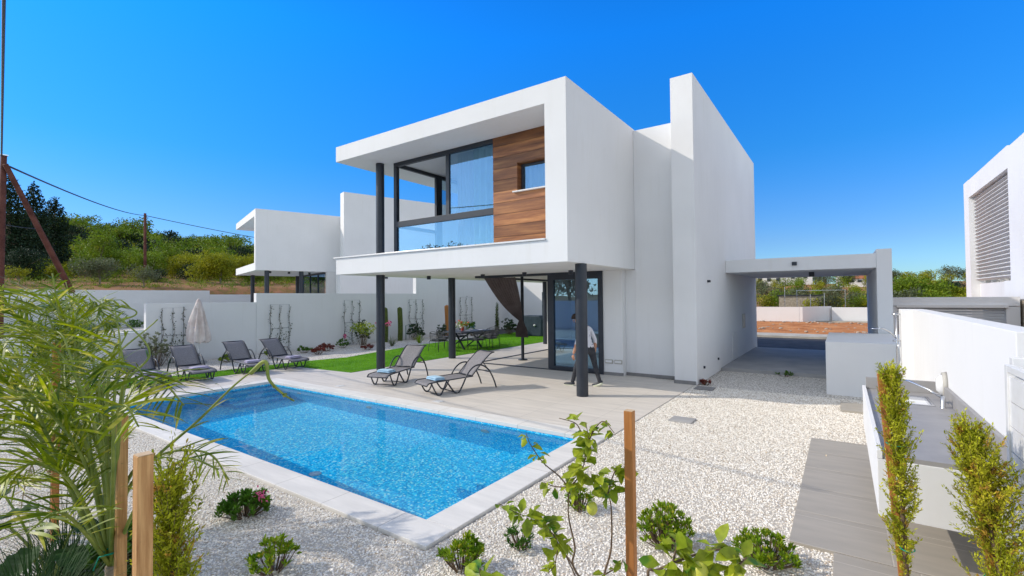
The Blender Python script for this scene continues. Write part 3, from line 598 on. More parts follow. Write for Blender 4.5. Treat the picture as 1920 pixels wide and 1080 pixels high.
# bulkhead lamp
bl=thing('bulkhead_lamp','oval wall lamp with metal rim on the white wall above the counter','wall lamp',(1.0,7.6,1.06))
q=MB().lathe([(0.001,.10),(.05,.095),(.08,.06),(.085,0)],n=24).build('glass_cover',M['tableware'],bl,True,world=False); q.rotation_euler=(0,R_(-90),0);q.scale=(1.45,1.0,1)
q=MB().lathe([(.083,.045),(.10,.045),(.108,.0),(.083,0)],n=24).build('rim',M['plastic_grey'],bl,True,world=False); q.rotation_euler=(0,R_(-90),0);q.scale=(1.45,1.0,1)
# outdoor kitchen
oc=thing('kitchen_counter','floating white outdoor kitchen counter with grey worktop against the sunlit wall','counter',(.6,6.2,.4))
MB().box(.2,.995,4.68,7.9,.42,.865).build('cabinet',M['white'],oc,bevel=.004)
def rect_hole(z0,z1,a,b,m,name,x0,x1,y0,y1):
    return MB().box(x0,x1,y0,a[1],z0,z1).box(x0,x1,b[1],y1,z0,z1).box(x0,a[0],a[1],b[1],z0,z1).box(b[0],x1,a[1],b[1],z0,z1).build(name,M[m],oc)
rect_hole(.867,.90,(.42,7.02),(.80,7.52),'worktop','worktop',.235,.96,4.69,7.88)
MB().box(.197,.233,4.68,7.9,.867,.935).build('upstand',M['white'],oc,bevel=.003)
MB().box(.962,.998,4.69,7.88,.868,1.05).box(.235,.961,7.86,7.9,.901,1.05).build('backsplash',M['worktop'],oc,bevel=.003)
sk_=MB().box(.40,.82,6.97,6.999+.02,.901,.906).box(.40,.82,7.52,7.57,.901,.906).box(.40,.42,7.02,7.52,.901,.906).box(.80,.82,7.02,7.52,.901,.906).box(.42,.80,7.02,7.03,.74,.90).box(.42,.80,7.51,7.52,.74,.90).box(.42,.43,7.03,7.51,.74,.9).box(.79,.80,7.03,7.51,.74,.90).box(.43,.79,7.03,7.51,.735,.745).build('sink',M['steel'],oc)
fc=thing('tap','chrome mixer tap with a long swivel spout over the counter sink','tap',(.87,7.0,.9))
MB().lathe([(.028,.9),(.025,.91),(.021,.915),(.021,1.03),(.0,1.035)],(.88,6.95,0),16).build('body',M['steel'],fc,True)
MB().tube([(.88,6.95,1.0),(.78,7.05,1.07),(.62,7.2,1.13),(.55,7.27,1.13),(.54,7.28,1.11)],.011,10).build('spout',M['steel'],fc,True)
MB().tube([(.88,6.95,1.035),(.84,6.93,1.05),(.79,6.90,1.06)],.008,8).build('handle',M['steel'],fc,True)
# shower on the pier
sh=thing('outdoor_shower','chrome shower rail with angled head on the end pier of the sunlit wall','shower',(.82,11.2,.3))
MB().tube([(.80,11.1,.55),(.80,11.1,1.80)],.014,10).build('riser',M['steel'],sh,True)
for z in(.75,1.78,1.30): MB().tube([(.74,11.1,z),(.87,11.1,z)],.016,10).build('bracket',M['steel'],sh,True)
MB().tube([(.80,11.1,1.33),(.70,11.05,1.46),(.60,11.0,1.52),(.54,10.98,1.525)],.012,8).build('arm',M['steel'],sh,True)
q=MB().lathe([(.0,.012),(.06,.012),(.075,0),(.0,-.006)],(.48,10.97,1.515),20).build('shower_head',M['steel'],sh,True)
MB().tube([(.80,11.1,1.28),(.83,11.08,1.15),(.84,11.07,.95),(.80,11.08,.78)],.007,8).build('hose',M['steel'],sh,True)
# slab paving and small covers
def slab(name,label,x0,x1,y0,y1,z,cat='paving slab',group=None,m='slab_stone'):
    c=((x0+x1)/2,(y0+y1)/2,0); o=MB().box(x0-c[0],x1-c[0],y0-c[1],y1-c[1],-.03,z).build(name,M[m],None,bevel=.003); o.location=c; return tag(o,label,cat,group)
names=['farthest grey slab of the path beside the kitchen counter','second grey slab from the far end of the counter path','middle grey slab of the counter path','second grey slab from the near end of the counter path','nearest grey slab of the path by the counter']
for i in range(5):
    y1=8.36-i*.72; slab('paving_slab',names[i],-.42,1.0 if i>3 else .99,y1-.715,y1,.022,group='grey slabs of the path by the counter')
slab('paving_slab','nearest grey paving slab at the bottom edge right of the saplings',-.1,1.0,3.95,4.755,.02,group='grey slabs of the path by the counter')
slab('stepping_slab','small grey slab in the pebbles before the low block wall',-.07,.6,10.6,11.4,.035,'paving slab')
slab('inspection_cover','square grey inspection cover lying in the white pebbles',-2.5,-2.12,8.25,8.6,.02,'cover',None,'concrete')
slab('drain_cover','small grey drain cover at the foot of the fin wall',-2.85,-2.45,11.35,11.75,.02,'cover',None,'skirting')
# walls and sheds beyond the road
wall('roadside_wall','sunlit white wall beyond the dirt verge left of the angled wall',-12,-2.72,42.2,42.4,.1,1.22)
o=MB().prism([(-2.71,42.2),(-2.5,42.2),(-.72,44.95),(-.95,44.95)],.1,1.23).build('roadside_wall',M['white']); tag(o,'angled white wall panel beyond the road facing away from the sun','wall')
wall('roadside_wall','sunlit white wall beyond the road right of the angled wall',-.7,12,44.7,44.95,.1,1.15)
# reflected side of the street, behind the camera
wall('street_wall','white wall along the street behind the pool plot',-22,8,-4.4,-4.2,-.05,1.9)
# ---- tools for planting
def leaves(P,size,aspect,m,name,parent,off=None,dirs=None,fold=.25,droop=0,jit=1.0,seed=0,rg=None):
    "one pointed leaf (4 faces, folded along the midrib) per point"
    r=rg or rng; n=len(P); P=np.asarray(P,float); size=np.broadcast_to(size,(n,))
    D=r.normal(0,1,(n,3)) if dirs is None else np.asarray(dirs,float)+r.normal(0,1,(n,3))*.35*jit
    D/=np.linalg.norm(D,axis=1)[:,None]+1e-9; U=r.normal(0,.6,(n,3))+np.array([0,0,1.2]); S=np.cross(D,U); S/=np.linalg.norm(S,axis=1)[:,None]+1e-9; U=np.cross(S,D)
    L=size[:,None]; Wd=L*aspect
    a=P; b=P+D*L*.5-U*L*droop*.3; c=P+D*L-U*L*droop
    l=P+D*L*.42+S*Wd*.5+U*Wd*fold; q=P+D*L*.42-S*Wd*.5+U*Wd*fold; l2=P+D*L*.78+S*Wd*.33+U*Wd*fold*.5-U*L*droop*.6; q2=P+D*L*.78-S*Wd*.33+U*Wd*fold*.5-U*L*droop*.6
    V=np.stack([a,l,l2,c,q2,q,b],1).reshape(-1,3); k=np.arange(n)[:,None]*7
    F=np.concatenate([k+np.array([[0,6,1,1]]),k+np.array([[1,6,3,2]]),k+np.array([[0,5,6,6]]),k+np.array([[6,5,4,3]])])
    tri=np.concatenate([k+np.array([[0,6,1]]),k+np.array([[1,6,2]]),k+np.array([[2,6,3]]),k+np.array([[0,5,6]]),k+np.array([[6,5,4]]),k+np.array([[6,4,3]])])
    return npmesh(name,V,tri,m,parent,off=off,smooth=True)
def crown_pts(n,blobs,r):
    "points on and in overlapping lumps; blobs = (x,y,z,rx,ry,rz)"
    B=np.array(blobs); w=(B[:,3]*B[:,4]*B[:,5])**.67; idx=r.choice(len(B),n,p=w/w.sum()); d=r.normal(0,1,(n,3)); d/=np.linalg.norm(d,axis=1)[:,None]
    q=r.random(n)**.28; return B[idx,:3]+d*B[idx,3:]*q[:,None],d
def make_tree(name,h,rad,n,leaf,m,label,group,trunk=.35,style='round',seed=1,bark='bark'):
    r=np.random.default_rng(seed); t=thing(name,label,'tree',(0,0,0),0,group)
    bl=[]
    if style=='round':
        for i in range(16):
            a=r.uniform(0,6.28); q=rad*r.uniform(.1,.72); z=h*r.uniform(trunk+.08,.88); k=rad*r.uniform(.26,.48)*(1.15-.5*abs(z/h-.55)); bl.append((q*math.cos(a),q*math.sin(a),z,k,k,k*.72))
    elif style=='scrub':
        for i in range(12):
            a=r.uniform(0,6.28); q=rad*r.uniform(.0,.75); k=rad*r.uniform(.3,.5); bl.append((q*math.cos(a),q*math.sin(a),h*r.uniform(.25,.75),k,k,h*.3))
    elif style=='cone':
        for i in range(26):
            u=i/25; k=rad*(1-u)**.7*r.uniform(.45,.8)+.12*rad; a=r.uniform(0,6.28); q=rad*.45*(1-u)*r.random(); bl.append((q*math.cos(a),q*math.sin(a),h*(.12+.86*u),k,k,h*.06))
    P,d=crown_pts(n,bl,r); P=P[P[:,2]>.05]
    leaves(P,leaf*r.uniform(.6,1.3,len(P)),.55,m,'crown',t,rg=r)
    mb=MB(); mb.tube([(0,0,-.6),(.05*rad,0,h*.2),(-.03*rad,.04*rad,h*.45),(0,0,h*.75)],[h*.032,h*.026,h*.018,h*.006],7)
    for i in range(7):
        b=bl[int(r.integers(len(bl)))]; z=h*r.uniform(.2,.5); mb.tube([(0,0,z),(b[0]*.5,b[1]*.5,(z+b[2])*.5+.02*h),(b[0],b[1],b[2])],[h*.014,h*.009,h*.003],5)
    mb.build('trunk',M[bark],t); return t
def place(t,x,y,z,s,rz,label=None,group=None,first=False,sz=None):
    o=t if first else copy_tree(t); o.location=(x,y,z); o.rotation_euler=(0,0,rz); o.scale=(s,s,sz or s)
    if label: o['label']=label
    if group: o['group']=group
    return o
def polar(az,d):  # azimuth from +y, degrees
    x=d*math.sin(R_(az));y=d*math.cos(R_(az)); return x,y,float(ground_h(x,y))
# hillside of scrub trees on the left
HL='rounded green scrub tree, one of many covering the far hillside on the left'; HG='scrub trees on the far hillside'
v=[make_tree('hill_tree',4.2,2.9,1500,.34,M['tree_green'],HL,HG,.2,'scrub',11),make_tree('hill_tree',4.8,2.6,1500,.32,M['tree_green'],HL,HG,.25,'round',12),make_tree('hill_tree',3.6,2.8,1400,.30,M['tree_green'],HL,HG,.2,'scrub',13)]
vy=make_tree('hill_tree',3.8,2.9,1500,.30,M['tree_yellow'],'yellow green mimosa tree, one of several low on the hillside','yellow green trees low on the hillside',.15,'scrub',14)
vd=make_tree('hill_tree',4.2,2.6,1400,.32,M['tree_dark'],'dark green tree, one of several among the scrub on the hillside','dark trees among the hillside scrub',.2,'round',15)
used=set()
def put(t,*a,**k):
    f=id(t) not in used; used.add(id(t)); return place(t,*a,first=f,**k)
rt=np.random.default_rng(5)
for row,(dist,cnt,smin,smax) in enumerate(((66,14,.4,.65),(76,20,.45,.75),(88,24,.6,.9),(102,26,.9,1.3),(118,26,1.0,1.5),(136,28,1.1,1.6),(158,30,1.2,1.8),(182,32,1.4,2.0),(208,36,1.5,2.2),(232,44,1.5,2.3))):
    for i in range(cnt):
        az=-86+ (86-52)*(i+rt.uniform(-.4,.4))/cnt; dd=dist*rt.uniform(.95,1.05)
        if rt.random()<.06: continue
        x,y,z=polar(az,dd); q=rt.random()
        t=vy if (q<.16 and dist<150) else vd if q<.34 else v[int(rt.integers(3))]
        put(t,x,y,z-.5,rt.uniform(smin,smax),rt.uniform(0,6.28))
# named trees in front of the hill
def az_px(px): return math.degrees(math.atan((px-960)/FPX))-34.9
T=[]
def tree_at(name,label,px,d,h,rad,m,style='round',n=3500,leaf=.2,trunk=.3,seed=3,bark='pale_bark',group=None,dz=0):
    x,y,z=polar(az_px(px),d/math.cos(R_(az_px(px)+34.9))); t=make_tree(name,h,rad,n,leaf,m,label,group,trunk,style,seed,bark); t.location=(x,y,z-.1+dz); t.rotation_euler=(0,0,seed); return t
tree_at('conifer_tree','very dark tall conifer directly behind the braced utility pole',60,62,11.6,3.4,M['tree_dark'],'cone',7000,.33,.1,21)
tree_at('conifer_tree','shorter dark conifer, rightmost of the group behind the pole brace',100,66,10.6,3.2,M['tree_dark'],'cone',6000,.32,.1,22)
tree_at('conifer_tree','dark conifer at the left edge of the group behind the braced pole',14,58,12.2,3.4,M['tree_dark'],'cone',6500,.33,.1,23)
tree_at('hedge_tree','dense dark low evergreen left of the pole brace foot',35,44,3.2,2.6,M['tree_dark'],'scrub',5000,.16,.1,24)
tree_at('fruit_tree','bright green broad fruit tree right of the pole brace',185,50,5.2,2.9,M['tree_green'],'round',5500,.2,.28,25)
tree_at('fruit_tree','lower olive green fruit tree in front of the broad one',185,42,2.6,1.8,M['tree_grey'],'round',3000,.15,.3,26)
tree_at('olive_tree','thin grey green olive tree at the foot of the distant pole',268,41,2.1,1.3,M['tree_grey'],'round',1500,.12,.4,27)
tree_at('fruit_tree','mid green fruit tree behind the distant utility pole',285,60,3.2,2.4,M['tree_green'],'round',3500,.2,.25,28)
tree_at('mimosa_tree','large yellow green bushy tree left of the neighbouring villa',415,52,3.3,3.6,M['tree_yellow'],'scrub',9000,.18,.1,29)
tree_at('mimosa_tree','golden topped yellow green tree behind the large bushy one',350,62,3.4,3.0,M['tree_yellow'],'scrub',6000,.2,.1,30)
tree_at('mimosa_tree','yellow green tree close to the corner of the neighbouring villa',465,56,3.2,2.6,M['tree_yellow'],'scrub',5000,.18,.1,31)
tree_at('young_tree','small pale young tree with yellow leaves at the left edge orchard',35,38,1.6,.8,M['tree_yellow'],'round',900,.12,.4,32)
# orchard weeds along the top of the plot wall
tw=[]; 
mbp=[];
for i in range(420):
    a=rt.uniform(-85,-58); d_=rt.uniform(50,66); x,y,z=polar(a,d_); k=rt.uniform(.15,.4); mbp.append((x,y,z+.1,k,k,k*.7))
P,dd=crown_pts(9000,mbp,rt); tag(leaves(P,.14*rt.uniform(.6,1.4,len(P)),.4,M['tree_green'],'weeds',None,rg=rt),'low yellowing weeds on the brown orchard soil','weeds',kind='stuff')
# far right: trees beyond the roadside walls
FR='green scrub tree, one of many beyond the roadside walls'; FG='trees beyond the roadside walls'
fr=[make_tree('scrub_tree',3.0,2.0,1500,.2,M['tree_green'],FR,FG,.15,'scrub',41),make_tree('scrub_tree',3.3,1.9,1500,.2,M['tree_grey'],FR,FG,.2,'round',42),make_tree('scrub_tree',2.8,2.0,1500,.2,M['tree_yellow'],FR,FG,.15,'scrub',43)]
for dist,cnt,s0,s1 in ((56,12,.7,.95),(66,14,.7,1.0),(84,14,.8,1.1),(110,14,.9,1.3),(140,16,1.0,1.5),(175,16,1.0,1.6)):
    for i in range(cnt):
        az=-10+22*(i+rt.uniform(-.4,.4))/cnt; 
        if dist<60 and -8.6<az<-4.5: continue
        x,y,z=polar(az,dist); put(fr[int(rt.integers(3))],x,y,z-.2,rt.uniform(s0,s1),rt.uniform(0,6.28))
tree_at('garden_tree','large dark green tree between the carport pier and louvred house',1700,52,4.1,2.9,M['tree_green'],'round',7000,.2,.12,45)
tree_at('garden_tree','second large green tree seen above the roller door garage',1745,50,3.7,2.6,M['tree_green'],'round',6000,.2,.12,46)
tree_at('garden_tree','lower yellow green tree touching the louvred house corner',1800,48,3.0,2.0,M['tree_yellow'],'scrub',4000,.18,.1,47)
tree_at('garden_tree','dark tree low behind the garage roof',1775,56,3.6,2.3,M['tree_dark'],'round',4500,.2,.1,48)
for k_,px in enumerate((1537,1546)): tree_at('cypress_tree','slim dark cypress on the skyline, %s of the pair'%('left' if k_==0 else 'right'),px,120,6.8,.55,M['tree_dark'],'cone',1200,.2,.1,50+k_)
# houses far behind
def far_house(label,px,d,w_,h_,roof,dz=0,kind='flat'):
    x,y,z=polar(az_px(px),d); h=thing('far_house',label,'house',(x,y,z+dz),R_(-az_px(px)))
    MB().box(-w_/2,w_/2,0,w_*.6,-2,h_).build('wall',M['far_wall'],h,world=False)
    if kind=='flat': MB().box(-w_/2-.1,w_/2+.1,-.1,w_*.6+.1,h_+.01,h_+.35).build('roof',roof,h,world=False)
    else: MB().prism_y([(-w_/2-.4,h_+.01),(w_/2+.4,h_+.01),(0,h_+1.6)],-.3,w_*.6).build('roof',roof,h,world=False)
    for i in range(3):
        xx=-w_*.32+i*w_*.32; MB().box(xx-.45,xx+.45,-.06,-.01,h_*.35,h_*.75).build('window',M['anthracite'],h,world=False)
    return h
far_house('large white two storey house on the skyline right of the cypresses',1603,150,8,5.2,M['far_wall'],1.2)
far_house('low white house among the trees at the left of the carport view',1442,140,6.5,2.2,M['far_wall'],1.2)
far_house('terracotta roofed house left of the cypress pair on the skyline',1487,150,9,2.4,M['roof_tile'],1.6,'p')
far_house('small terracotta roofed house just below the large white one',1612,150,5,1.4,M['roof_tile'],.6,'p')
x,y,z=polar(az_px(1499),58); sh_=thing('shed','low grey block shed with flat roof beyond the roadside wall','shed',(x,y,z),R_(-az_px(1499)))
MB().box(-1.9,1.9,0,2.5,-.1,2.05).build('wall',M['stone_wall'],sh_,world=False); MB().box(-2.05,2.05,-.15,2.65,2.06,2.16).build('roof',M['anthracite'],sh_,world=False)
def fpost(label,px,d,h): x,y,z=polar(az_px(px),d); o=MB().tube([(0,0,-.2),(0,0,h)],.03,8).build('fence_post',M['steel']); o.location=(x,y,z); tag(o,label,'post',group='thin fence posts beyond the roadside wall')
fpost('thin metal fence post left of the grey shed',1471,50,2.9); fpost('thin metal fence post right of the grey shed',1519,50,2.2); fpost('thin metal fence post farthest right above the angled wall',1545,50,2.3)
x,y,z=polar(az_px(1538),54); cn=MB().box(-2.0,2.0,-.05,1.2,2.55,2.59).box(-1.95,-1.91,0,.04,-.2,2.55).box(1.91,1.95,0,.04,-.2,2.55).build('canopy',M['steel']); cn.location=(x,y,z); cn.rotation_euler=(0,0,R_(-az_px(1538))); tag(cn,'thin flat metal canopy frame right of the grey shed','canopy')
x,y,z=polar(az_px(428),46); gb_=MB().lathe([(.5,0),(.62,.9),(.66,.92),(.66,1.0),(.0,1.0)],(0,0,0),14).build('water_tank',M['green_plastic'],None,True); gb_.location=(x,y,z+.1); tag(gb_,'dark green plastic water tank left of the neighbouring villa','tank')
# utility poles and wires
up=thing('utility_pole','tall dark red wooden utility pole with a slanting brace at the left edge','utility pole',tuple(W(-2,545,15)))
pt=W(7,292,15); pb=W(-1,560,15); MB().tube([pb-Vector((0,0,2)),pb,pt],[.10,.10,.075],12).build('pole',M['pole_wood'],up,True)
MB().tube([W(10,308,14.9),W(135,548,17.5)],[.07,.10],12).build('brace',M['pole_wood'],up,True)
MB().box(pt.x-.09,pt.x+.09,pt.y-.09,pt.y+.09,pt.z,pt.z+.03).build('cap',M['steel'],up)
p2=W(272,400,50); q2=W(272,535,50); u2=thing('utility_pole','thin dark wooden utility pole in the orchard on the left','utility pole',tuple(q2)); MB().tube([q2-Vector((0,0,1.5)),q2,p2],[.16,.15,.12],10).build('pole',M['pole_wood'],u2,True); MB().box(p2.x-.1,p2.x+.1,p2.y-.1,p2.y+.1,p2.z-.35,p2.z-.2).build('insulator',M['anthracite'],u2)
def wire(name,label,a,b,sag,r): 
    pts=[a.lerp(b,i/24)-Vector((0,0,sag*4*(i/24)*(1-i/24))) for i in range(25)]; o=MB().tube(pts,r,6).build(name,M['anthracite'],None,True); tag(o,label,'cable')
wire('overhead_cable','black overhead cable sagging from the braced pole to the orchard pole',W(17,312,15),W(272,404,50),.32,.030)
wire('overhead_cable','black overhead cable running from the orchard pole behind the neighbouring villa',W(272,404,50),W(640,470,75),.3,.035)
wire('overhead_cable','thick twisted black cable dropping across the top left corner',W(8,-60,6.0),W(3,292,14.8),.0,.022)
wire('overhead_cable','thin pale cable low between braced pole and brace',W(2,420,15),W(68,429,16.2),.02,.012)
# ---------------------------------------------------------------- sun loungers
def arc(p,n=18):  # Catmull-Rom through points
    p=[Vector(q) for q in p]; p=[p[0]*2-p[1]]+p+[p[-1]*2-p[-2]]; out=[]
    for i in range(1,len(p)-2):
        for k in range(n if i==len(p)-3 else n):
            t=k/n; a,b,c,d=p[i-1],p[i],p[i+1],p[i+2]
            out.append(.5*((2*b)+(c-a)*t+(2*a-5*b+4*c-d)*t*t+(3*b-a-3*c+d)*t**3))
    out.append(p[-2]); return out
def lounger():
    t=thing('sun_lounger','x','sun lounger',(0,0,0),0,'sun loungers')
    prof=arc([(-.03,0,.235),(.0,0,.27),(.07,0,.295),(.4,0,.31),(.8,0,.325),(1.15,0,.335)],5); back=arc([(1.13,0,.345),(1.35,0,.565),(1.59,0,.775),(1.69,0,.835),(1.76,0,.845)],5)
    for nm,pr in(('seat',prof),('backrest',back)):
        L=len(pr)-1
        MB().grid(lambda u,v:(pr[round(u*L)].x,-.285+.57*v,pr[round(u*L)].z-.012*math.sin(math.pi*v)),L,6).build(nm,M['sling'],t,True,world=False,solid=.006)
        MB().tube([(p.x,-.295,p.z) for p in pr],.014,8).tube([(p.x,.295,p.z) for p in pr],.014,8).tube([(pr[0].x,-.295,pr[0].z),(pr[0].x,.295,pr[0].z)],.013,8).tube([(pr[-1].x,-.295,pr[-1].z),(pr[-1].x,.295,pr[-1].z)],.013,8).build('frame',M['anthracite'],t,True,world=False)
    for s in(-1,1):
        y=.325*s
        MB().tube(arc([(.45,y*.92,.30),(.60,y*.96,.09),(.68,y,.012),(.76,y,.02),(.86,y,.17),(1.0,y,.42),(1.18,y,.565),(1.38,y,.575),(1.58,y,.44),(1.72,y,.2),(1.79,y,.01)],6),.018,8).build('arm_loop',M['anthracite'],t,True,world=False)
        MB().tube(arc([(.08,y*.9,.285),(.2,y*.9,.06),(.27,y*.9,.012),(.34,y*.9,.05),(.46,y*.9,.29)],6),.017,8).build('leg',M['anthracite'],t,True,world=False)
    MB().tube([(.27,-.29,.016),(.27,.29,.016)],.011,8).tube([(.70,-.32,.018),(.70,.32,.018)],.011,8).tube([(1.6,-.32,.40),(1.6,.32,.40)],.011,8).tube([(1.42,-.29,.66),(1.62,-.3,.40)],.009,6).tube([(1.42,.29,.66),(1.62,.3,.40)],.009,6).build('stretcher',M['anthracite'],t,True,world=False)
    return t
proto=lounger()
LG=[(-9.33,7.62,104,'sun lounger on the terrace beside the left column, blue towel at its foot'),(-7.70,7.50,72,'sun lounger on the terrace nearest the villa door, blue towel at its foot'),
(-13.72,4.52,178,'leftmost sun lounger on the grass, half hidden by the palm fronds'),(-13.72,5.55,176,'sun lounger in front of the closed parasol on the grass'),(-13.80,7.0,177,'third sun lounger from the left on the grass strip'),(-13.72,8.22,182,'sun lounger on the grass farthest right, in front of a trellis')]
def towel(x,y,rz,z,m,label,n):
    t=thing('folded_towel',label,'towel',(x,y,z),R_(rz),'folded towels on the sun loungers')
    for i in range(n):
        k=.01*i; MB().grid(lambda u,v:((-.13+k)+(.26-2*k)*u,-.2+k+(.4-2*k)*v,.032*i+.030-.010*abs(2*u-1)**6-.006*abs(2*v-1)**6),10,10).build('fold',M[m],t,True,world=False,solid=.026)
    return t
for i,(x,y,a,lb) in enumerate(LG):
    o=proto if i==0 else copy_tree(proto); o.location=(x,y,.0 if i<2 else .025); o.rotation_euler=(0,0,R_(a)); o['label']=lb
    dx,dy=math.cos(R_(a)),math.sin(R_(a))
    towel(x+dx*.34,y+dy*.34,a+(4 if i%2 else -6),.318 if i<2 else .34,'towel_blue' if i<2 else 'towel_lilac',
      ['pale blue folded towel on the lounger beside the left column','pale blue folded towel on the lounger nearest the villa door','lilac folded towel on the leftmost lounger behind the palm','lilac folded towel on the lounger in front of the parasol','lilac folded towel on the third lounger from the left','lilac folded towel on the farthest right grass lounger'][i],2)
# closed parasol
pa=thing('parasol','closed pale beige parasol on a white pole behind the left sun loungers','parasol',(-18.2,7.2,0))
MB().lathe([(.0,2.14),(.02,2.12),(.022,.0)],(-18.2,7.2,0),12).build('pole',M['tableware'],pa,True); MB().lathe([(.25,.0),(.25,.05),(.06,.07),(.04,.35),(.0,.35)],(-18.2,7.2,0),20).build('base',M['concrete'],pa,True)
def furl(u,v):
    th=2*math.pi*u; z=2.08-1.36*v; r=(.05+.30*v**.75-.10*max(0,v-.8)*5*.5)*(1+.22*math.sin(8*th)+.10*math.sin(3*th+4*v)); return (-18.2+r*math.cos(th),7.2+r*math.sin(th),z+.05*math.sin(8*th)*v)
MB().grid(furl,64,18).build('canopy',M['parasol_cloth'],pa,True); MB().lathe([(.0,2.22),(.05,2.18),(.11,2.02),(.12,1.88)],(-18.2,7.2,0),14).build('canopy_cap',M['parasol_cloth'],pa,True)
MB().tube([(-18.0,7.05,1.25),(-18.2,6.98,1.2),(-18.42,7.1,1.25),(-18.4,7.35,1.3),(-18.15,7.42,1.25),(-18.0,7.25,1.25),(-18.0,7.05,1.25)],.012,6).build('tie',M['towel_lilac'],pa,True)
# ---------------------------------------------------------------- dining set
tb=thing('dining_table','dark garden dining table laid with flowers and plates on the lawn','table',(-13.2,15.6,.012))
MB().box(-13.72,-12.68,14.55,16.65,.715,.745).build('tabletop',M['anthracite'],tb,bevel=.005)
for yy in(15.05,16.15):
    for s in(-1,1): MB().beam((-13.2-.42*s,yy-.18,.016),(-13.2+.42*s,yy+.18,.713),.07,.05).build('leg',M['anthracite'],tb)
MB().box(-13.3,-13.1,15.08,16.12,.34,.39).build('stretcher',M['anthracite'],tb)
def chair():
    t=thing('garden_chair','x','chair',(0,0,0),0,'rope backed garden chairs round the dining table')
    # local: sitter faces +x
    MB().box(-.24,.26,-.25,.25,.40,.425).build('seat',M['rope'],t,world=False); MB().box(-.2,.25,-.23,.23,.43,.49).build('cushion',M['cushion'],t,world=False,bevel=.02)
    for sx,sy in((-1,-1),(-1,1),(1,-1),(1,1)): MB().tube([(.27*sx-.03,.29*sy,0),(.24*sx,.27*sy,.42)],.011,8).build('leg',M['rope'],t,True,world=False)
    pts=arc([(.24,-.28,.42),(.23,-.29,.63),(.05,-.30,.67),(-.22,-.28,.74),(-.30,0,.80),(-.22,.28,.74),(.05,.30,.67),(.23,.29,.63),(.24,.28,.42)],6)
    MB().tube(pts,.012,8).build('back_frame',M['rope'],t,True,world=False)
    mb=MB()
    for k in range(5):
        z=.50+.048*k; mb.tube(arc([(-.02,-.285,z),(-.22,-.26,z+.01),(-.285,0,z+.03),(-.22,.26,z+.01),(-.02,.285,z)],5),.011,6)
    for sy in(-1,1): mb.tube([(-.23,.24*sy,.42),(-.24,.26*sy,.74)],.011,6)
    mb.build('backrest',M['rope'],t,True,world=False); return t
cp=chair()
for i,(x,y,a,lb) in enumerate([(-13.45,14.05,88,'rope chair at the near end of the dining table, back to the pool'),(-12.35,15.15,176,'nearer of two rope chairs on the villa side of the table'),(-12.35,16.05,184,'farther of two rope chairs on the villa side of the table'),(-14.15,15.15,2,'rope chair on the wall side of the table, near end'),(-14.15,16.1,-3,'rope chair on the wall side of the table, far end'),(-13.15,17.15,-90,'rope chair at the far end of the dining table')]):
    o=cp if i==0 else copy_tree(cp); o.location=(x,y,.012); o.rotation_euler=(0,0,R_(a)); o['label']=lb
vz=thing('flower_vase','bunch of red and cream flowers in the middle of the dining table','flowers',(-13.3,15.35,.757))
MB().lathe([(.05,.757),(.07,.80),(.06,.90),(.045,.94)],(-13.3,15.35,0),16).build('vase',M['flower_red'],vz,True)
r2=np.random.default_rng(9)
for nm,mm,n_ in(('red_bloom','flower_red',9),('cream_bloom','flower_white',11)):
    mb=MB()
    for i in range(n_): mb.ball((-13.3+r2.normal(0,.13),15.35+r2.normal(0,.16),1.03+r2.normal(0,.07)),.045,8,6,(1,1,.8),.4)
    mb.build(nm,M[mm],vz,True)
P=np.array([-13.3,15.35,1.02])+r2.normal(0,1,(120,3))*np.array([.14,.17,.08]); leaves(P,.09,.4,M['bush_leaf'],'foliage',vz,off=(-13.3,15.35,.757),rg=r2)
for i,(x,y) in enumerate(((-13.45,14.9),(-12.9,15.2),(-12.92,16.05),(-13.5,16.1))):
    o=MB().lathe([(.0,.008),(.08,.006),(.125,.018),(.13,.02)],n=24).build('plate',M['tableware'],None,True); o.location=(x,y,.757); tag(o,['white plate at the near end of the dining table','white plate on the villa side of the table, nearer','white plate on the villa side of the table, farther','white plate on the wall side of the dining table'][i],'plate','','plates on the dining table'[:0] or None); o['group']='plates on the dining table'
for i,(x,y) in enumerate(((-13.0,15.55),(-13.1,15.85))):
    o=MB().lathe([(.03,0),(.003+.03,.002),(.004,.01),(.004,.09),(.035,.12),(.04,.17),(.035,.2)],n=16).build('wine_glass',M['glass_clear'],None,True); o.location=(x,y,.757); tag(o,['stemmed glass right of the flowers on the dining table','stemmed glass nearest the far plates on the dining table'][i],'glass'); o['group']='glasses on the dining table'
# covered barbecue, cabinet, bench at the far end of the lawn
bb=thing('covered_barbecue','large dark blue covered barbecue at the far end of the lawn','barbecue',(-14.1,22.3,.01))
MB().prism_y([(-14.75,.02),(-13.45,.02),(-13.40,.95),(-13.55,1.15),(-14.65,1.15),(-14.8,.95)],22.0,22.65).build('cover',M['cover_fabric'],bb,bevel=.05); MB().ball((-13.85,21.97,.62),.06,10,8).build('handle',M['tableware'],bb,True)
cb_=thing('tall_cabinet','tall narrow dark blue cabinet standing behind the covered barbecue','cabinet',(-13.9,23.8,.0)); MB().box(-14.35,-13.5,23.6,24.1,-.03,2.45).build('body',M['cover_fabric'],cb_,bevel=.01); MB().box(-13.94,-13.92,23.585,23.599,.1,2.4).build('door_gap',M['anthracite'],cb_)
wall('screen_wall','beige rendered screen wall beyond the far end of the lawn',-14.0,-11.2,25.4,25.7,-.05,3.6,'far_wall')
bn=thing('garden_bench','pale garden bench with dark cushion beyond the far column','bench',(-12.3,24.6,0)); MB().box(-13.1,-11.7,24.4,25.0,.0,.45).box(-13.1,-11.7,25.0,25.1,0,.9).build('seat',M['stone_wall'],bn); MB().box(-13.0,-11.8,24.42,24.96,.452,.58).build('cushion',M['cushion'],bn,bevel=.03)
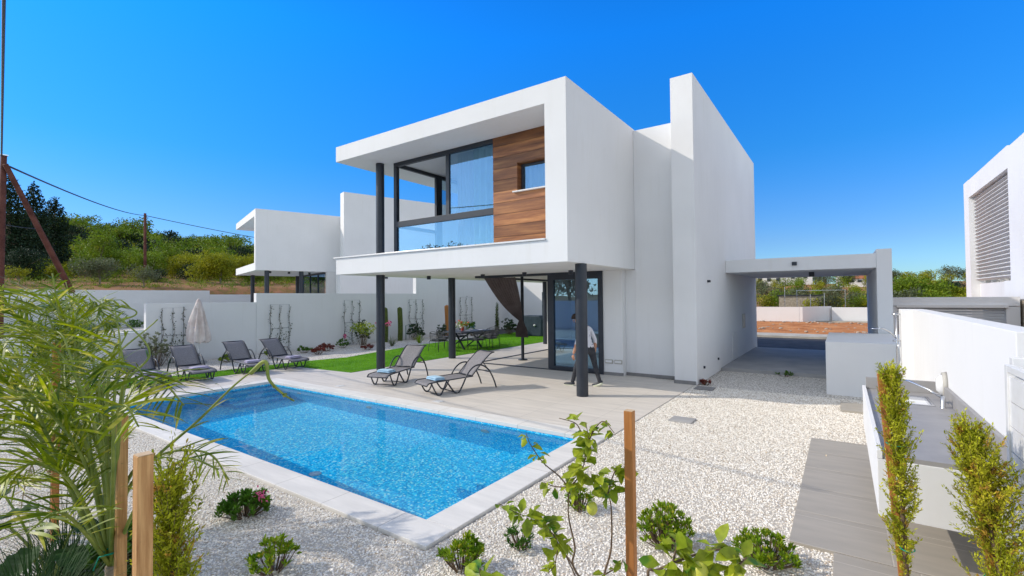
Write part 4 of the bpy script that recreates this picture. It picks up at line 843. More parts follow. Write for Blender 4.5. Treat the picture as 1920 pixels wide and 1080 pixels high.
# ---------------------------------------------------------------- the man half hidden by the column
def man():
    J={}
    pel=(-5.06,10.42,.92)
    V=[pel,(-5.08,10.42,1.08),(-5.11,10.42,1.27),(-5.15,10.42,1.40),(-5.22,10.41,1.47),(-5.30,10.40,1.56),(-5.325,10.395,1.66)]
    Rr=[.135,.135,.155,.11,.056,.092,.075]
    E=[(0,1),(1,2),(2,3),(3,4),(4,5),(5,6)]
    def chain(root,pts,rad):
        p=root
        for q,r in zip(pts,rad): V.append(q);Rr.append(r);E.append((p,len(V)-1));p=len(V)-1
        return p
    # front leg (towards the pool, stepping left), rear leg
    chain(0,[(-5.12,10.33,.86),(-5.30,10.30,.50),(-5.40,10.29,.12),(-5.44,10.29,.07)],[.10,.066,.05,.045])
    chain(0,[(-5.0,10.52,.86),(-4.93,10.53,.50),(-4.80,10.50,.14),(-4.80,10.5,.08)],[.10,.066,.05,.045])
    # arms: left of picture hangs down in front, right one behind
    a=chain(3,[(-5.16,10.24,1.36),(-5.22,10.19,1.10),(-5.28,10.15,.86),(-5.30,10.14,.78)],[.062,.048,.034,.030])
    b=chain(3,[(-5.08,10.60,1.36),(-4.97,10.66,1.10),(-4.98,10.66,.86),(-4.99,10.66,.79)],[.062,.048,.034,.030])
    me=bpy.data.meshes.new('person'); me.from_pydata(V,E,[]); o=bpy.data.objects.new('person',me); COL.objects.link(o)
    sk=o.modifiers.new('sk','SKIN'); 
    for i,r in enumerate(Rr): me.skin_vertices[0].data[i].radius=(r,r*(.78 if i in(0,1,2,3) else 1)) if i<4 else (r,r)
    me.skin_vertices[0].data[0].use_root=True
    sb=o.modifiers.new('ss','SUBSURF'); sb.levels=2; sb.render_levels=2
    dg=bpy.context.evaluated_depsgraph_get(); ev=o.evaluated_get(dg); m2=bpy.data.meshes.new_from_object(ev); o.modifiers.clear(); o.data=m2
    shirt=bpy.data.materials.new('shirt'); shirt=mat('shirt',(.62,.62,.66),.85); n=N(shirt); vo=n.n('ShaderNodeTexVoronoi'); vo.inputs['Scale'].default_value=13; n.l(n.coord('Object'),vo.inputs['Vector']); n.base(n.ramp(vo.outputs['Distance'],[(.18,(.08,.09,.16)),(.26,(.66,.66,.70))]))
    skin=mat('skin',(.50,.26,.17),.5); tro=noisy('trousers',(.035,.037,.045),(.06,.062,.07),12,.9,.3,60,.01)
    m2.materials.clear()
    for k in(shirt,tro,skin): m2.materials.append(k)
    for p in m2.polygons:
        c=p.center; p.use_smooth=True; arm=c.y<10.27 and c.z<1.36 or c.y>10.58 and c.z<1.36
        if c.z>1.44: p.material_index=2
        elif arm and c.z>.6 and (c.y<10.24 or c.y>10.62): p.material_index=2 if c.z<1.02 else 0
        elif c.z<.93: p.material_index=1
        else: p.material_index=0
    tag(o,'man in patterned pale shirt and dark trousers walking behind the near column','person')
    hair=MB().grid(lambda u,v:(-5.395+(.088+.006*math.sin(9*u*6.28))*math.sin(v*1.75)*math.cos(6.283*u)+.018,10.395+.085*math.sin(v*1.75)*math.sin(6.283*u),1.63+.115*math.cos(v*1.75)),24,10).build('hair',noisy('hair',(.02,.013,.01),(.05,.03,.02),40,.7),o,True)
    # face: nose, eyes, mouth, ear on the side turned to the camera
    MB().tube([(-5.395,10.385,1.60),(-5.425,10.383,1.565),(-5.405,10.383,1.552)],[.008,.014,.010],8).build('nose',skin,o,True)
    for s in(-1,1): MB().ball((-5.392,10.392+.03*s,1.60),.010,8,6).build('eye',M['tableware'],o,True)
    MB().tube([(-5.398,10.365,1.522),(-5.405,10.39,1.52),(-5.398,10.415,1.522)],.005,6).build('mouth',M['red_lip'] if 'red_lip' in M else noisy('red_lip',(.35,.10,.08),(.4,.13,.1),30,.5),o,True)
    for s in(-1,1): MB().ball((-5.305,10.395+.092*s,1.575),.028,8,6,(.7,.35,1)).build('ear',skin,o,True)
    # shoes
    for nm,(x,y,z),tilt in(('shoe',(-5.46,10.29,.0),0),('shoe',(-4.82,10.5,.0),.35)):
        c,s_=math.cos(tilt),math.sin(tilt)
        def T(px,pz): return (x-(px*c),0,z+pz+px*s_*0+ (0 if tilt==0 else max(0,(.12-px))*s_))
        sole=MB();up_=MB()
        prof=[(-.10,.028,.09),(-.06,.035,.10),(.0,.038,.08),(.06,.040,.062),(.13,.040,.05),(.18,.022,.04)]
        sole.tube([Vector((T(a,.018)[0],y,T(a,.018)[2])) for a,_,_ in prof],[b for _,b,_ in prof],8); up_.tube([Vector((T(a,.055)[0],y,T(a,h*.62)[2])) for a,_,h in prof],[b*.95 for _,b,_ in prof],10)
        q=up_.build('shoe',M['anthracite'],o,True); sole2=MB()
        for a,b in zip(prof[:-1],prof[1:]): pass
        sole.v=[(vx,vy,z+(vz-z)*.45 if tilt==0 else vz-.012) for vx,vy,vz in sole.v]; sole.build('sole',noisy('sole_lime',(.6,.62,.45),(.7,.72,.6),20,.6) if 'sole_lime' not in M else M['sole_lime'],q,True)
    # hands: palm and five fingers
    for (hx,hy,hz),sd_ in(((-5.305,10.14,.765),1),((-4.995,10.66,.775),-1)):
        hb=MB(); hb.ball((hx,hy,hz-.035),.036,10,8,(.95,.5,1.15))
        for k in range(4): fx=hx-.026+.017*k; l=(.062,.072,.068,.052)[k]; hb.tube([(fx,hy,hz-.06),(fx+.004,hy+.006*sd_,hz-.06-l*.5),(fx+.010,hy+.020*sd_,hz-.06-l)],[.0088,.008,.0065],7)
        hb.tube([(hx-.022,hy,hz-.015),(hx-.045,hy+.010*sd_,hz-.045),(hx-.047,hy+.018*sd_,hz-.075)],[.011,.010,.0075],7); hb.build('hand',skin,o,True)
man()
# ---------------------------------------------------------------- planting
def stake(name,label,foot,top,w_,m='stake_wood'):
    f=Vector(foot);t=Vector(top); th=thing(name,label,'stake',tuple(f)); MB().beam(f,t,w_,w_,(0,1,0)).build('post',M[m],th,bevel=.003); d=(t-f).normalized(); MB().beam(t+d*.0006,t+d*.003,w_-.003,w_-.003,(0,1,0)).build('cut_end',M['stake_end'],th); return th
def ground_under(px,py,d,z=0): p=W(px,py,d); return Vector((p.x,p.y,z))
def stake_px(label,px,py,d,w_,m,dx=0):
    t=W(px,py,d); stake('wooden_stake',label,(t.x+dx,t.y,-.05),tuple(t),w_,m)
stake_px('sawn pine stake with pale cut top in the left foreground',269,852,1.75,.050,'stake_wood',-.01)
stake_px('pine stake tied to the palm stem left of the thicker sawn stake',229,780,2.55,.045,'stake_wood',-.02)
stake_px('reddish brown stake standing among the lemon branches',1180,770,2.6,.048,'stake_dark',.0)
stake_px('far left reddish stake inside the palm clump',106,640,4.3,.05,'stake_dark',0)
t_=W(1651,700,3.32); stake('wooden_stake','orange brown stake tied to the slim cypress beside the counter',(.32,4.26,-.05),tuple(t_),.042,'stake_dark')
# cypress saplings: feathery upright sprays on a stem
def cypress(name,label,pts,h,rad,n,mt,seed,prof):
    r=np.random.default_rng(seed); st=arc(pts,8); t=thing(name,label,'sapling',tuple(st[0])); off=Vector(st[0])
    MB().tube(st,[.016*(1-.8*i/len(st))+.002 for i in range(len(st))],7).build('stem',M['bark'],t,True)
    PP=[];DD=[];tw=MB()
    for i in range(n):
        u=r.random()**.9; b=st[min(int(u*(len(st)-1)),len(st)-2)]; k=rad*prof(u); a=r.uniform(0,6.28); el=r.uniform(.55,1.25)
        d=np.array([math.cos(a)*math.cos(el),math.sin(a)*math.cos(el),math.sin(el)]); L=k*r.uniform(.5,2.6)/max(math.cos(el),.45)*.75; L=min(L,.30)
        m_=int(10+L*170); s=np.linspace(.1,1,m_)[:,None]; c=np.array(b)+d*L*s+np.array([0,0,.10*L])*s*s
        PP.append(c+r.normal(0,.006,c.shape)); DD.append(d+r.normal(0,.75,c.shape)+np.array([0,0,.3])); tw.tube([b,tuple(c[len(c)//2]),tuple(c[-1])],.0012,3,False)
    tw.build('twigs',M['bark'],t); PP=np.concatenate(PP);DD=np.concatenate(DD)
    leaves(PP,.022*r.uniform(.7,1.4,len(PP)),.34,mt,'foliage',t,off=off,dirs=DD,jit=.6,rg=r); return t
def tie(label,c,r,par=None,tail=None):
    o=MB().tube([(c[0]+r*math.cos(a),c[1]+r*math.sin(a),c[2]+.008*math.sin(a*1.0)) for a in np.linspace(0,6.28,16)],.004,6)
    if tail: o.tube([(c[0]+r,c[1],c[2])]+tail,.0035,6)
    o=o.build('plant_tie',M['tie_green'],None,True); tag(o,label,'tie')
c1=[(.325,4.2,0),(.315,4.2,.5),(.295,4.2,1.0),(.27,4.19,1.38),(.264,4.2,1.60)]
cypress('cypress_sapling','slim yellow green cypress sapling tied to a stake in front of the counter',c1,1.69,.072,430,M['cypress_leaf'],61,lambda u:.25 if u<.17 else (1-.55*max(0,u-.45)/.55))
tie('green tie round the slim cypress sapling, upper one',(.285,4.21,1.12),.055); tie('green tie round the slim cypress sapling, low one above the slab',(.33,4.2,.42),.04)
c2=[(.80,4.15,0),(.77,4.16,.4),(.72,4.2,.8),(.68,4.22,1.0),(.64,4.25,1.22)]
cypress('cypress_sapling','bushier cypress sapling at the right edge with bare orange brown upper twigs',c2,1.36,.145,560,M['cypress_leaf'],62,lambda u:.9 if u<.3 else (1-.72*max(0,u-.3)/.7))
tie('green tie low on the bushier cypress sapling at right',(.76,4.17,.36),.06)
stake('wooden_stake','orange stake leaning inside the bushier cypress sapling',(.80,4.20,-.05),(.655,4.25,1.10),.035,'stake_dark')
cl=W(282,1240,2.05); cypress('cypress_sapling','soft lime green cypress sapling directly behind the sawn pine stake',[(cl.x-.07,cl.y+.1,0),(cl.x-.07,cl.y+.1,.6),(cl.x-.07,cl.y+.1,1.0),(cl.x-.07,cl.y+.1,1.30)],1.3,.072,380,M['cypress_leaf'],63,lambda u:1-.5*max(0,u-.6))
# low bushes of leaf rosettes
def bush(label,x,y,w_,h,n,mt,seed,leaf=.05,cat='bush',flower=None,stems=True,asp=.36,name='low_bush'):
    r=np.random.default_rng(seed); t=thing(name,label,cat,(x,y,0)); PP=[];DD=[];sm=MB()
    for i in range(n):
        a=r.uniform(0,6.28); q=w_*math.sqrt(r.random())*.5; z=h*(.35+.65*r.random())*(1-.45*(q/(w_*.5))**2); c=np.array([x+q*math.cos(a),y+q*math.sin(a),z]); ax=np.array([math.cos(a)*q/w_*2.0,math.sin(a)*q/w_*2.0,1.0])
        k=16; aa=r.uniform(0,6.28,k); el=r.uniform(.05,1.2,k); d=np.stack([np.cos(aa)*np.cos(el),np.sin(aa)*np.cos(el),np.sin(el)],1)+ax*.35
        PP.append(c+d*.008-np.array([0,0,.02])*r.random((k,1))*1.5); DD.append(d)
        if stems: sm.tube([(x+q*.35*math.cos(a),y+q*.35*math.sin(a),-.02),(x+q*.8*math.cos(a),y+q*.8*math.sin(a),z*.55),tuple(c)],[.005,.004,.003],5,False)
    PP=np.concatenate(PP);DD=np.concatenate(DD); leaves(PP,leaf*r.uniform(.6,1.25,len(PP)),asp,mt,'foliage',t,off=(x,y,0),dirs=DD,jit=.4,rg=r)
    if stems: sm.build('stems',M['bark'],t)
    if flower:
        P=np.array(flower)+r.normal(0,.02,(26,3)); leaves(P,.035,.5,M['petal'],'flower',t,off=(x,y,0),rg=r)
    return t
bush('dark green low bush with a pink flower beside the pool coping',-4.95,2.38,.48,.22,75,M['bush_dark'],71,.055,flower=(-4.72,2.42,.24))
bush('small succulent bush with bare pinkish stems in the bottom foreground',-3.75,2.02,.34,.24,30,M['bush_leaf'],72,.055)
bush('yellow green bush near the pool corner at the bottom edge',-2.52,2.88,.33,.26,42,M['bush_leaf'],73,.05)
bush('small dark leaved bush left of the lemon tree stem',-2.32,3.42,.28,.16,26,M['bush_dark'],74,.035)
bush('small yellow green bush behind the lemon tree stem',-2.22,4.35,.26,.24,42,M['bush_leaf'],75,.04)
bush('broad green bush alone in the pebbles right of the brown stake',-1.30,4.15,.44,.34,95,M['bush_leaf'],76,.045)
bush('bright green bush beside the near end of the grey slab path',-.55,4.3,.46,.24,80,M['bush_leaf'],77,.045)
bush('golden tipped ground bush at the foot of the slim cypress sapling',.12,4.1,.30,.14,34,M['cypress_leaf'],78,.03)
bush('dark rounded bush hidden behind the two pine stakes',-4.45,1.30,.5,.5,90,M['bush_dark'],79,.07)
bush('dry brown tuft at the foot of the fin wall',-2.75,12.1,.3,.12,30,M['red_leaf'],80,.04)
# lemon trees
def lemon(label,stems,crowns,leaf,seed,fruit,foot,r0=.007):
    r=np.random.default_rng(seed); t=thing('lemon_tree',label,'tree',tuple(foot)); b=MB()
    for pts,k in stems: q=arc(pts,6); b.tube(q,[k*(1-.6*i/len(q)) for i in range(len(q))],7)
    b.build('branches',M['bark'],t,True); PP=[];DD=[];SS=[]
    for pts,n_,s_ in crowns:
        q=arc(pts,10)
        for i in range(int(n_*1.5)):
            c=np.array(q[int(r.integers(len(q)))]); d=r.normal(0,1,3)*np.array([1,1,.6]); d/=np.linalg.norm(d); PP.append(c+d*leaf*.25*r.random()); DD.append(d+np.array([0,0,-.15])); SS.append(leaf*s_*r.uniform(.6,1.2))
    leaves(np.array(PP),np.array(SS),.62,M['citrus_leaf'],'leaves',t,off=tuple(foot),dirs=np.array(DD),fold=.22,droop=.12,jit=.3,rg=r)
    for c,k in fruit:
        MB().ball(c,k,14,10,(1,1,1.25),.05).build('lemon',M['lemon'],t,True)
    return t
D=2.6
def w2(l,d=D,j=None): return [tuple(W(a,b,d if j is None else d+j*i/(len(l)-1))) for i,(a,b) in enumerate(l)]
ft=W(1118,1275,D)
A_=[w2([(1118,1275),(1110,1130),(1075,1062),(1078,1027),(1066,967),(1067,914)]),w2([(1067,914),(1045,890),(1018,867),(995,834),(986,812)],j=.15),w2([(1067,914),(1082,898),(1095,870),(1104,828),(1098,793)],j=-.1),w2([(1104,828),(1090,810),(1078,793),(1048,784)],j=.1),w2([(1104,828),(1113,808),(1131,790),(1152,812)],j=-.15),
 w2([(1118,1275),(1120,1160),(1133,1078),(1146,1027),(1146,953),(1140,926)],j=.1),w2([(1140,926),(1149,893),(1161,878),(1196,884)],j=.1),w2([(1140,926),(1130,905),(1120,890)],j=-.1),
 w2([(1110,1130),(1075,1062),(1051,1027),(1033,997),(1004,973),(974,964),(935,944)],j=-.25),w2([(1118,1180),(1085,1095),(1051,1027),(1040,1060),(1028,1075)],j=-.2),w2([(1133,1078),(1160,1062),(1168,1050)],j=-.1),w2([(1067,914),(1040,912),(1020,905)],j=.1)]
lemon('young lemon tree with thin bare stems and one green lemon left of the brown stake',[(a,.008 if i in(0,5) else .0045) for i,a in enumerate(A_)],
 [(A_[1][2:],9,.75),(A_[2],26,1.0),(A_[2][1:4],16,1.05),(A_[3],7,.85),(A_[4],9,.85),(A_[6],18,.95),(A_[7],16,1.0),(A_[8][2:6],34,1.05),(A_[8][5:],6,.8),(A_[9][2:],9,.95),(A_[10],6,.7),(A_[11],5,.8)],.082,81,[(W(1110,953,2.55),.030)],(ft.x,ft.y,0))
tie('',(0,0,-5),.01) if False else None
ft2=W(1290,1500,1.75)
B_=[w2([(1290,1500),(1250,1250),(1215,1085),(1235,1068),(1290,1045),(1335,1032),(1375,1030)],1.75),w2([(1290,1500),(1300,1250),(1330,1120),(1370,1075),(1400,1045)],1.7),w2([(1250,1250),(1240,1120),(1260,1060),(1270,1020)],1.75),w2([(1290,1500),(1100,1300),(950,1150),(905,1085),(900,1065)],1.7)]
lemon('lemon tree below the camera showing only its big yellow green top leaves and a lemon',[(a,.007) for a in B_],[(B_[0][3:],16,1.05),(B_[1][2:],16,1.1),(B_[2][2:],10,1.0),(B_[3][3:],7,1.0)],.085,82,[(W(1312,1075,1.7),.032),(W(1385,1095,1.65),.03)],(ft2.x,ft2.y,0))
# palms
def palm(label,foot,fronds,stem,leafm_,seed,WF=1,LF=1,GR=1,XL=-9,DUP=0,name='palm'):
    r=np.random.default_rng(seed); t=thing(name,label,'palm',tuple(foot)); off=np.array(foot)
    sb=MB(); sb.tube(arc(stem,6),[.035*(1-.4*i/(len(stem)*6)) for i in range((len(stem)-1)*6+1)],9); sb.build('trunk',M['pale_bark'],t,True)
    extra=[]
    for fr in fronds:
        if len(fr)==5 and fr[0][-1][0]<XL:
            for q_ in range(DUP):
                jt=r.normal(0,.10,(len(fr[0]),3))*np.linspace(0,1,len(fr[0]))[:,None]; extra.append((list(map(tuple,np.array(fr[0])+jt)),)+tuple(fr[1:]))
    for fr in fronds+extra:
        pts,ll,nl,w0,start=fr[:5]; ll*=LF; w0*=WF; dry=len(fr)>5; q=arc(pts,14); n=len(q)
        MB().tube(q,[.010*(1-.8*i/n)+.0015 for i in range(n)],6).build('midrib',M['dead_frond' if dry else 'cane'],t,True)
        Vs=[];Fs=[]; k=0
        for i in range(nl):
            u=start+(1-start)*(i+.5)/nl; fi=u*(n-1); j=min(int(fi),n-2); p=np.array(q[j].lerp(q[j+1],fi-j)); T=np.array((q[j+1]-q[j]).normalized()); up=np.array([0,0,1.])
            S=np.cross(T,up); S/=np.linalg.norm(S)+1e-6; Nn=np.cross(S,T)
            for s in(-1,1):
                L=ll*(.55+.45*math.sin(math.pi*min(1,(u-start)/(1-start)*.9+.12)))*r.uniform(.75,1.1); d=S*s*r.uniform(.55,1.0)+T*r.uniform(.35,.8)+Nn*r.uniform(-.1,.45); d/=np.linalg.norm(d)
                g_=r.uniform(.15,.75)*GR; m_=6; c=p.copy(); e_=PX(p+d*L*.7+np.array([0,0,-.3*g_*L])); wv=np.cross(d,up); wv/=np.linalg.norm(wv)+1e-6; wv=wv*math.cos(.5)+up*math.sin(r.uniform(-.9,.9)); 
                if e_[0]>238 and e_[1]<712 and ll>.1 and r.random()<.88: continue   # thinner on the side facing the pool
                for a in range(m_+1):
                    f=a/m_; ww=w0*(math.sin(math.pi*min(f*.85+.12,1)))**.8*(1 if a<m_ else .05); Vs.append(c-wv*ww/2); Vs.append(c+wv*ww/2)
                    dd=d+np.array([0,0,-g_])*f*f*1.3; dd/=np.linalg.norm(dd); c=c+dd*L/m_
                for a in range(m_): Fs.append((k+2*a,k+2*a+1,k+2*a+3,k+2*a+2))
                k+=2*(m_+1)
        npmesh('frond',Vs,Fs,M['dead_frond'] if dry else leafm_,t,off=off)
    return t
def wl(*l): return [tuple(W(*a)) for a in l]
f1=W(212,1330,2.6)
palm('feathery green palm in the left foreground tied to a pine stake',(f1.x,f1.y,0),[
 (wl((208,1060,2.6),(195,900,2.62),(165,760,2.7),(100,650,2.8),(10,610,2.9)),.42,34,.020,.3),
 (wl((208,1060,2.6),(180,930,2.6),(140,830,2.5),(70,760,2.4),(-20,740,2.3)),.40,30,.020,.3),
 (wl((210,1060,2.6),(214,860,2.6),(245,735,2.55),(300,715,2.5),(345,760,2.45)),.42,18,.022,.35),
 (wl((212,1060,2.6),(235,930,2.6),(290,860,2.55),(370,790,2.5),(440,722,2.45),(497,678,2.4)),.20,5,.012,.5),
 (wl((210,1060,2.6),(205,880,2.7),(215,740,2.8),(225,650,2.9),(215,575,3.0)),.18,16,.018,.4),
 (wl((206,1060,2.6),(165,960,2.5),(120,890,2.4),(60,870,2.3),(0,900,2.2)),.36,26,.018,.3),
 (wl((470,700,2.41),(497,678,2.4),(505,712,2.4),(530,738,2.42),(552,752,2.43)),.05,3,.016,.5),
 (wl((212,1060,2.6),(250,960,2.5),(300,900,2.4),(350,860,2.3),(410,880,2.25)),.30,20,.016,.3),
 (wl((206,1060,2.6),(175,900,2.7),(150,740,2.85),(140,640,2.95),(150,552,3.0)),.20,14,.024,.55),
 (wl((210,1060,2.6),(200,850,2.7),(195,720,2.8),(240,620,2.9)),.16,5,.014,.6),
 (wl((209,1060,2.6),(200,820,2.55),(205,700,2.5),(222,645,2.45),(235,700,2.4)),.36,26,.020,.4),
 (wl((206,1060,2.6),(150,960,2.6),(90,820,2.6),(40,700,2.6),(-30,660,2.6)),.38,26,.020,.3),
 (wl((211,1060,2.6),(222,820,2.5),(232,720,2.4),(255,690,2.35),(275,715,2.3)),.34,14,.026,.5),
 (wl((206,1060,2.6),(170,880,2.8),(120,700,3.0),(90,590,3.1),(60,575,3.2)),.40,34,.022,.3),(wl((206,1060,2.6),(140,920,2.7),(60,820,2.8),(-30,800,2.8)),.42,30,.022,.25),
 (wl((211,1060,2.6),(240,900,2.6),(310,850,2.6),(390,850,2.6),(430,900,2.6)),.26,13,.013,.4),(wl((208,1060,2.6),(190,800,2.9),(175,660,3.1),(195,600,3.2),(215,625,3.2)),.20,20,.020,.3),
 (wl((206,1060,2.6),(160,1000,2.4),(110,960,2.2),(50,1000,2.0)),.34,22,.020,.3),(wl((209,1060,2.6),(212,900,2.4),(215,790,2.3),(235,760,2.2),(260,800,2.15)),.34,18,.024,.4)],
 [(f1.x,f1.y,0),tuple(W(208,1180,2.6)),tuple(W(208,1060,2.6))],M['palm_leaf'],91,.66,.82,1.0,W(170,600,2.6).x,1)
# the broken drooping tip
f2=W(100,1050,4.4)
palm('second fuller palm clump at the left edge behind the foreground one',(f2.x,f2.y,0),[
 (wl((100,900,4.4),(95,760,4.4),(70,640,4.3),(10,580,4.2)),.50,34,.024,.2),(wl((102,900,4.4),(115,740,4.4),(145,620,4.4),(180,575,4.4),(195,590,4.4)),.38,34,.022,.25),
 (wl((100,900,4.4),(60,780,4.3),(10,700,4.2),(-60,690,4.1)),.50,32,.024,.2),(wl((103,900,4.4),(140,780,4.4),(180,690,4.4),(210,690,4.4)),.34,28,.022,.2),
 (wl((101,900,4.4),(100,740,4.5),(85,610,4.6),(105,552,4.7)),.42,30,.022,.3),(wl((100,900,4.4),(80,820,4.2),(40,780,4.0),(-20,800,3.9)),.48,28,.024,.2),
 (wl((103,900,4.4),(150,830,4.3),(190,790,4.2),(220,820,4.1)),.36,26,.022,.2),(wl((102,900,4.4),(125,760,4.6),(135,650,4.8),(160,600,5.0)),.34,30,.022,.3),
 (wl((100,900,4.4),(50,740,4.6),(0,640,4.8),(-40,620,4.9)),.5,30,.024,.25),(wl((102,900,4.4),(110,800,4.0),(140,740,3.8),(180,760,3.7)),.42,26,.020,.2),
 (wl((101,900,4.4),(90,700,4.5),(60,600,4.6),(40,560,4.7)),.4,26,.020,.3),(wl((101,900,4.4),(120,720,4.2),(150,640,4.1),(185,650,4.0)),.38,32,.022,.2),(wl((101,900,4.4),(80,760,4.0),(50,690,3.8),(0,660,3.7)),.5,34,.022,.2),(wl((101,900,4.4),(130,860,4.1),(165,850,3.9),(190,890,3.8)),.36,26,.022,.2),(wl((101,900,4.4),(60,900,4.1),(10,900,3.9),(-40,950,3.8)),.45,28,.022,.2),(wl((101,900,4.4),(110,700,4.6),(130,600,4.7),(120,545,4.8)),.36,30,.020,.3),
 (wl((101,900,4.4),(70,860,4.2),(50,900,4.1),(38,960,4.0)),.25,16,.022,.2,'dry')],
 [(f2.x,f2.y,0),tuple(W(100,980,4.4)),tuple(W(101,900,4.4))],M['palm_leaf'],92,.62,.78,1.0,W(215,600,4.4).x,1)
tie('green tie binding the foreground palm stem to its stake',tuple(W(214,1030,2.58)),.045,None,[tuple(W(185,1045,2.5)),tuple(W(175,1070,2.5))])
# broad leaves and strap leaved clumps at bottom left
def paddle(label,foot,lv,mt,seed):
    r=np.random.default_rng(seed); t=thing('broad_leaf_plant',label,'plant',tuple(foot)); 
    for tip_,L,Wd in lv:
        b=Vector(foot);e=Vector(tip_); q=arc([b,b.lerp(e,.5)+Vector((0,0,.12)),e],8); MB().tube(q,.008,6).build('stalk',M['cane'],t,True)
        d=(e-b); d.z=0; d.normalize(); s=Vector((-d.y,d.x,0))
        MB().grid(lambda u,v:tuple(e+d*L*u+s*Wd*(v-.5)*math.sin(math.pi*min(.06+u*.94,1))**.6+Vector((0,0,-.35*L*u*u+.10*Wd*abs(v-.5)*2+.012*math.sin(u*26)))),14,6).build('leaf',mt,t,True)
    return t
g1=W(95,1180,3.3); g1.z=0
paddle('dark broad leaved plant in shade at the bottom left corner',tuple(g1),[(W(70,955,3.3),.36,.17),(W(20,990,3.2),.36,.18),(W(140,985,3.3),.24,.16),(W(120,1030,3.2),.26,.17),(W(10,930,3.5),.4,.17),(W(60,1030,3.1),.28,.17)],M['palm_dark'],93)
def clump(label,x,y,n,L,mt,seed,w0=.008,name='grass_clump',spread=.6,cat='grass'):
    r=np.random.default_rng(seed); t=thing(name,label,cat,(x,y,0)); Vs=[];Fs=[];k=0
    for i in range(n):
        a=r.uniform(0,6.28); el=r.uniform(.5,1.45); l=L*r.uniform(.5,1.1); d=np.array([math.cos(a)*math.cos(el),math.sin(a)*math.cos(el),math.sin(el)]); c=np.array([r.normal(0,.03),r.normal(0,.03),0]); wv=np.array([-math.sin(a),math.cos(a),0])
        for s in range(7):
            f=s/6; ww=w0*(1-f)**.6+.0008; Vs+=[c-wv*ww/2,c+wv*ww/2]; dd=d+np.array([0,0,-spread*2])*f*f; dd/=np.linalg.norm(dd); c=c+dd*l/6
        for s in range(6): Fs.append((k+2*s,k+2*s+1,k+2*s+3,k+2*s+2))
        k+=14
    npmesh('blades',Vs,Fs,mt,t); return t
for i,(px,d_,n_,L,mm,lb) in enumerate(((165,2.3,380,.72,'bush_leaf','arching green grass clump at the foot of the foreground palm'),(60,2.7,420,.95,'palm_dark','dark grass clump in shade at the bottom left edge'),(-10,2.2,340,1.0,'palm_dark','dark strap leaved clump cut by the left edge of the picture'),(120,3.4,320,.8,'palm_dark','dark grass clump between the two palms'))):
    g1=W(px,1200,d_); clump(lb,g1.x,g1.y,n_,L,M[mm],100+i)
# the border along the wall
def small(label,x,y,w_,h,n,mt,seed,leaf=.07,**k): return bush(label,x,y,w_,h,n,M[mt],seed,leaf,**k)
small('airy grey green shrub behind the parasol and lounger',-18.6,6.1,.95,1.25,70,'grey_leaf',110,.09)
small('low golden plant between the two left loungers',-17.7,5.1,.6,.28,26,'bush_leaf',111,.09)
small('bright green low plant right of the parasol pole',-17.6,8.0,.75,.25,40,'bush_leaf',112,.09)
small('small yellow green plant at the rightmost grass lounger',-17.2,9.2,.4,.4,20,'bush_leaf',113,.09)
small('dark red leaved plant at the lawn edge, left one',-16.9,10.9,.5,.28,22,'red_leaf',114,.09)
small('dark red leaved plant at the lawn edge nearest the wall',-17.7,11.8,.6,.32,26,'red_leaf',115,.09)
small('small dark red plant in the white border beside the lawn',-16.6,13.0,.5,.2,18,'red_leaf',116,.09)
small('low dark green plant before the boundary wall',-17.9,10.9,.6,.25,20,'bush_dark',117,.09)
small('olive green low plant left of the pink flowering shrub',-18.2,12.9,.5,.35,18,'bush_dark',118,.1)
small('dark leafy shrub against the wall behind the pink flowers',-18.5,14.2,.6,1.15,46,'vine_leaf',119,.11)
small('dark leafy plant by the cacti and the trellis',-18.4,17.5,.9,.8,46,'vine_leaf',120,.12)
small('dark shrub between the trellis and the dining chairs',-17.2,18.2,.5,.9,30,'vine_leaf',121,.12)
small('green leafy shrub behind the flowers on the table',-17.3,20.8,.5,.9,30,'bush_dark',122,.12)
small('dark leafy shrub in front of the white shaded wall near the curtain',-15.9,22.4,.9,1.0,50,'vine_leaf',123,.12)
small('small weed at the foot of the block wall by the carport',-1.3,14.45,.4,.12,12,'bush_dark',124,.05)
ps=thing('flowering_shrub','small yellow green tree with pink flowers beside the lawn','shrub',(-17.2,13.4,0)); MB().tube([(-17.2,13.4,-.02),(-17.22,13.42,.35),(-17.25,13.4,.7)],[.03,.022,.012],7).tube([(-17.22,13.42,.35),(-17.4,13.2,.75)],[.018,.008],6).tube([(-17.22,13.42,.4),(-17.0,13.7,.8)],[.018,.008],6).build('stem',M['pale_bark'],ps,True)
P,dd=crown_pts(420,[(-17.2,13.4,.85,.42,.42,.26),(-17.45,13.1,.9,.3,.3,.2)],rng); leaves(P,.10,.45,M['citrus_leaf'],'foliage',ps,off=(-17.2,13.4,0))
P,dd=crown_pts(90,[(-17.3,14.3,1.0,.4,.12,.07),(-17.6,12.6,.55,.08,.08,.08),(-17.2,14.7,1.0,.14,.12,.12)],rng); leaves(P,.085,.6,M['petal'],'blossom',ps,off=(-17.2,13.4,0))
for i,(x,y,lb,m_) in enumerate(((-16.9,14.6,'spiky pale yucca in the white border left of the column','grey_leaf'),(-16.8,16.2,'spiky pale yucca partly behind the left column','bush_leaf'))): clump(lb,x,y,60,.5,M[m_],130+i,.03,'yucca',.1,'plant')
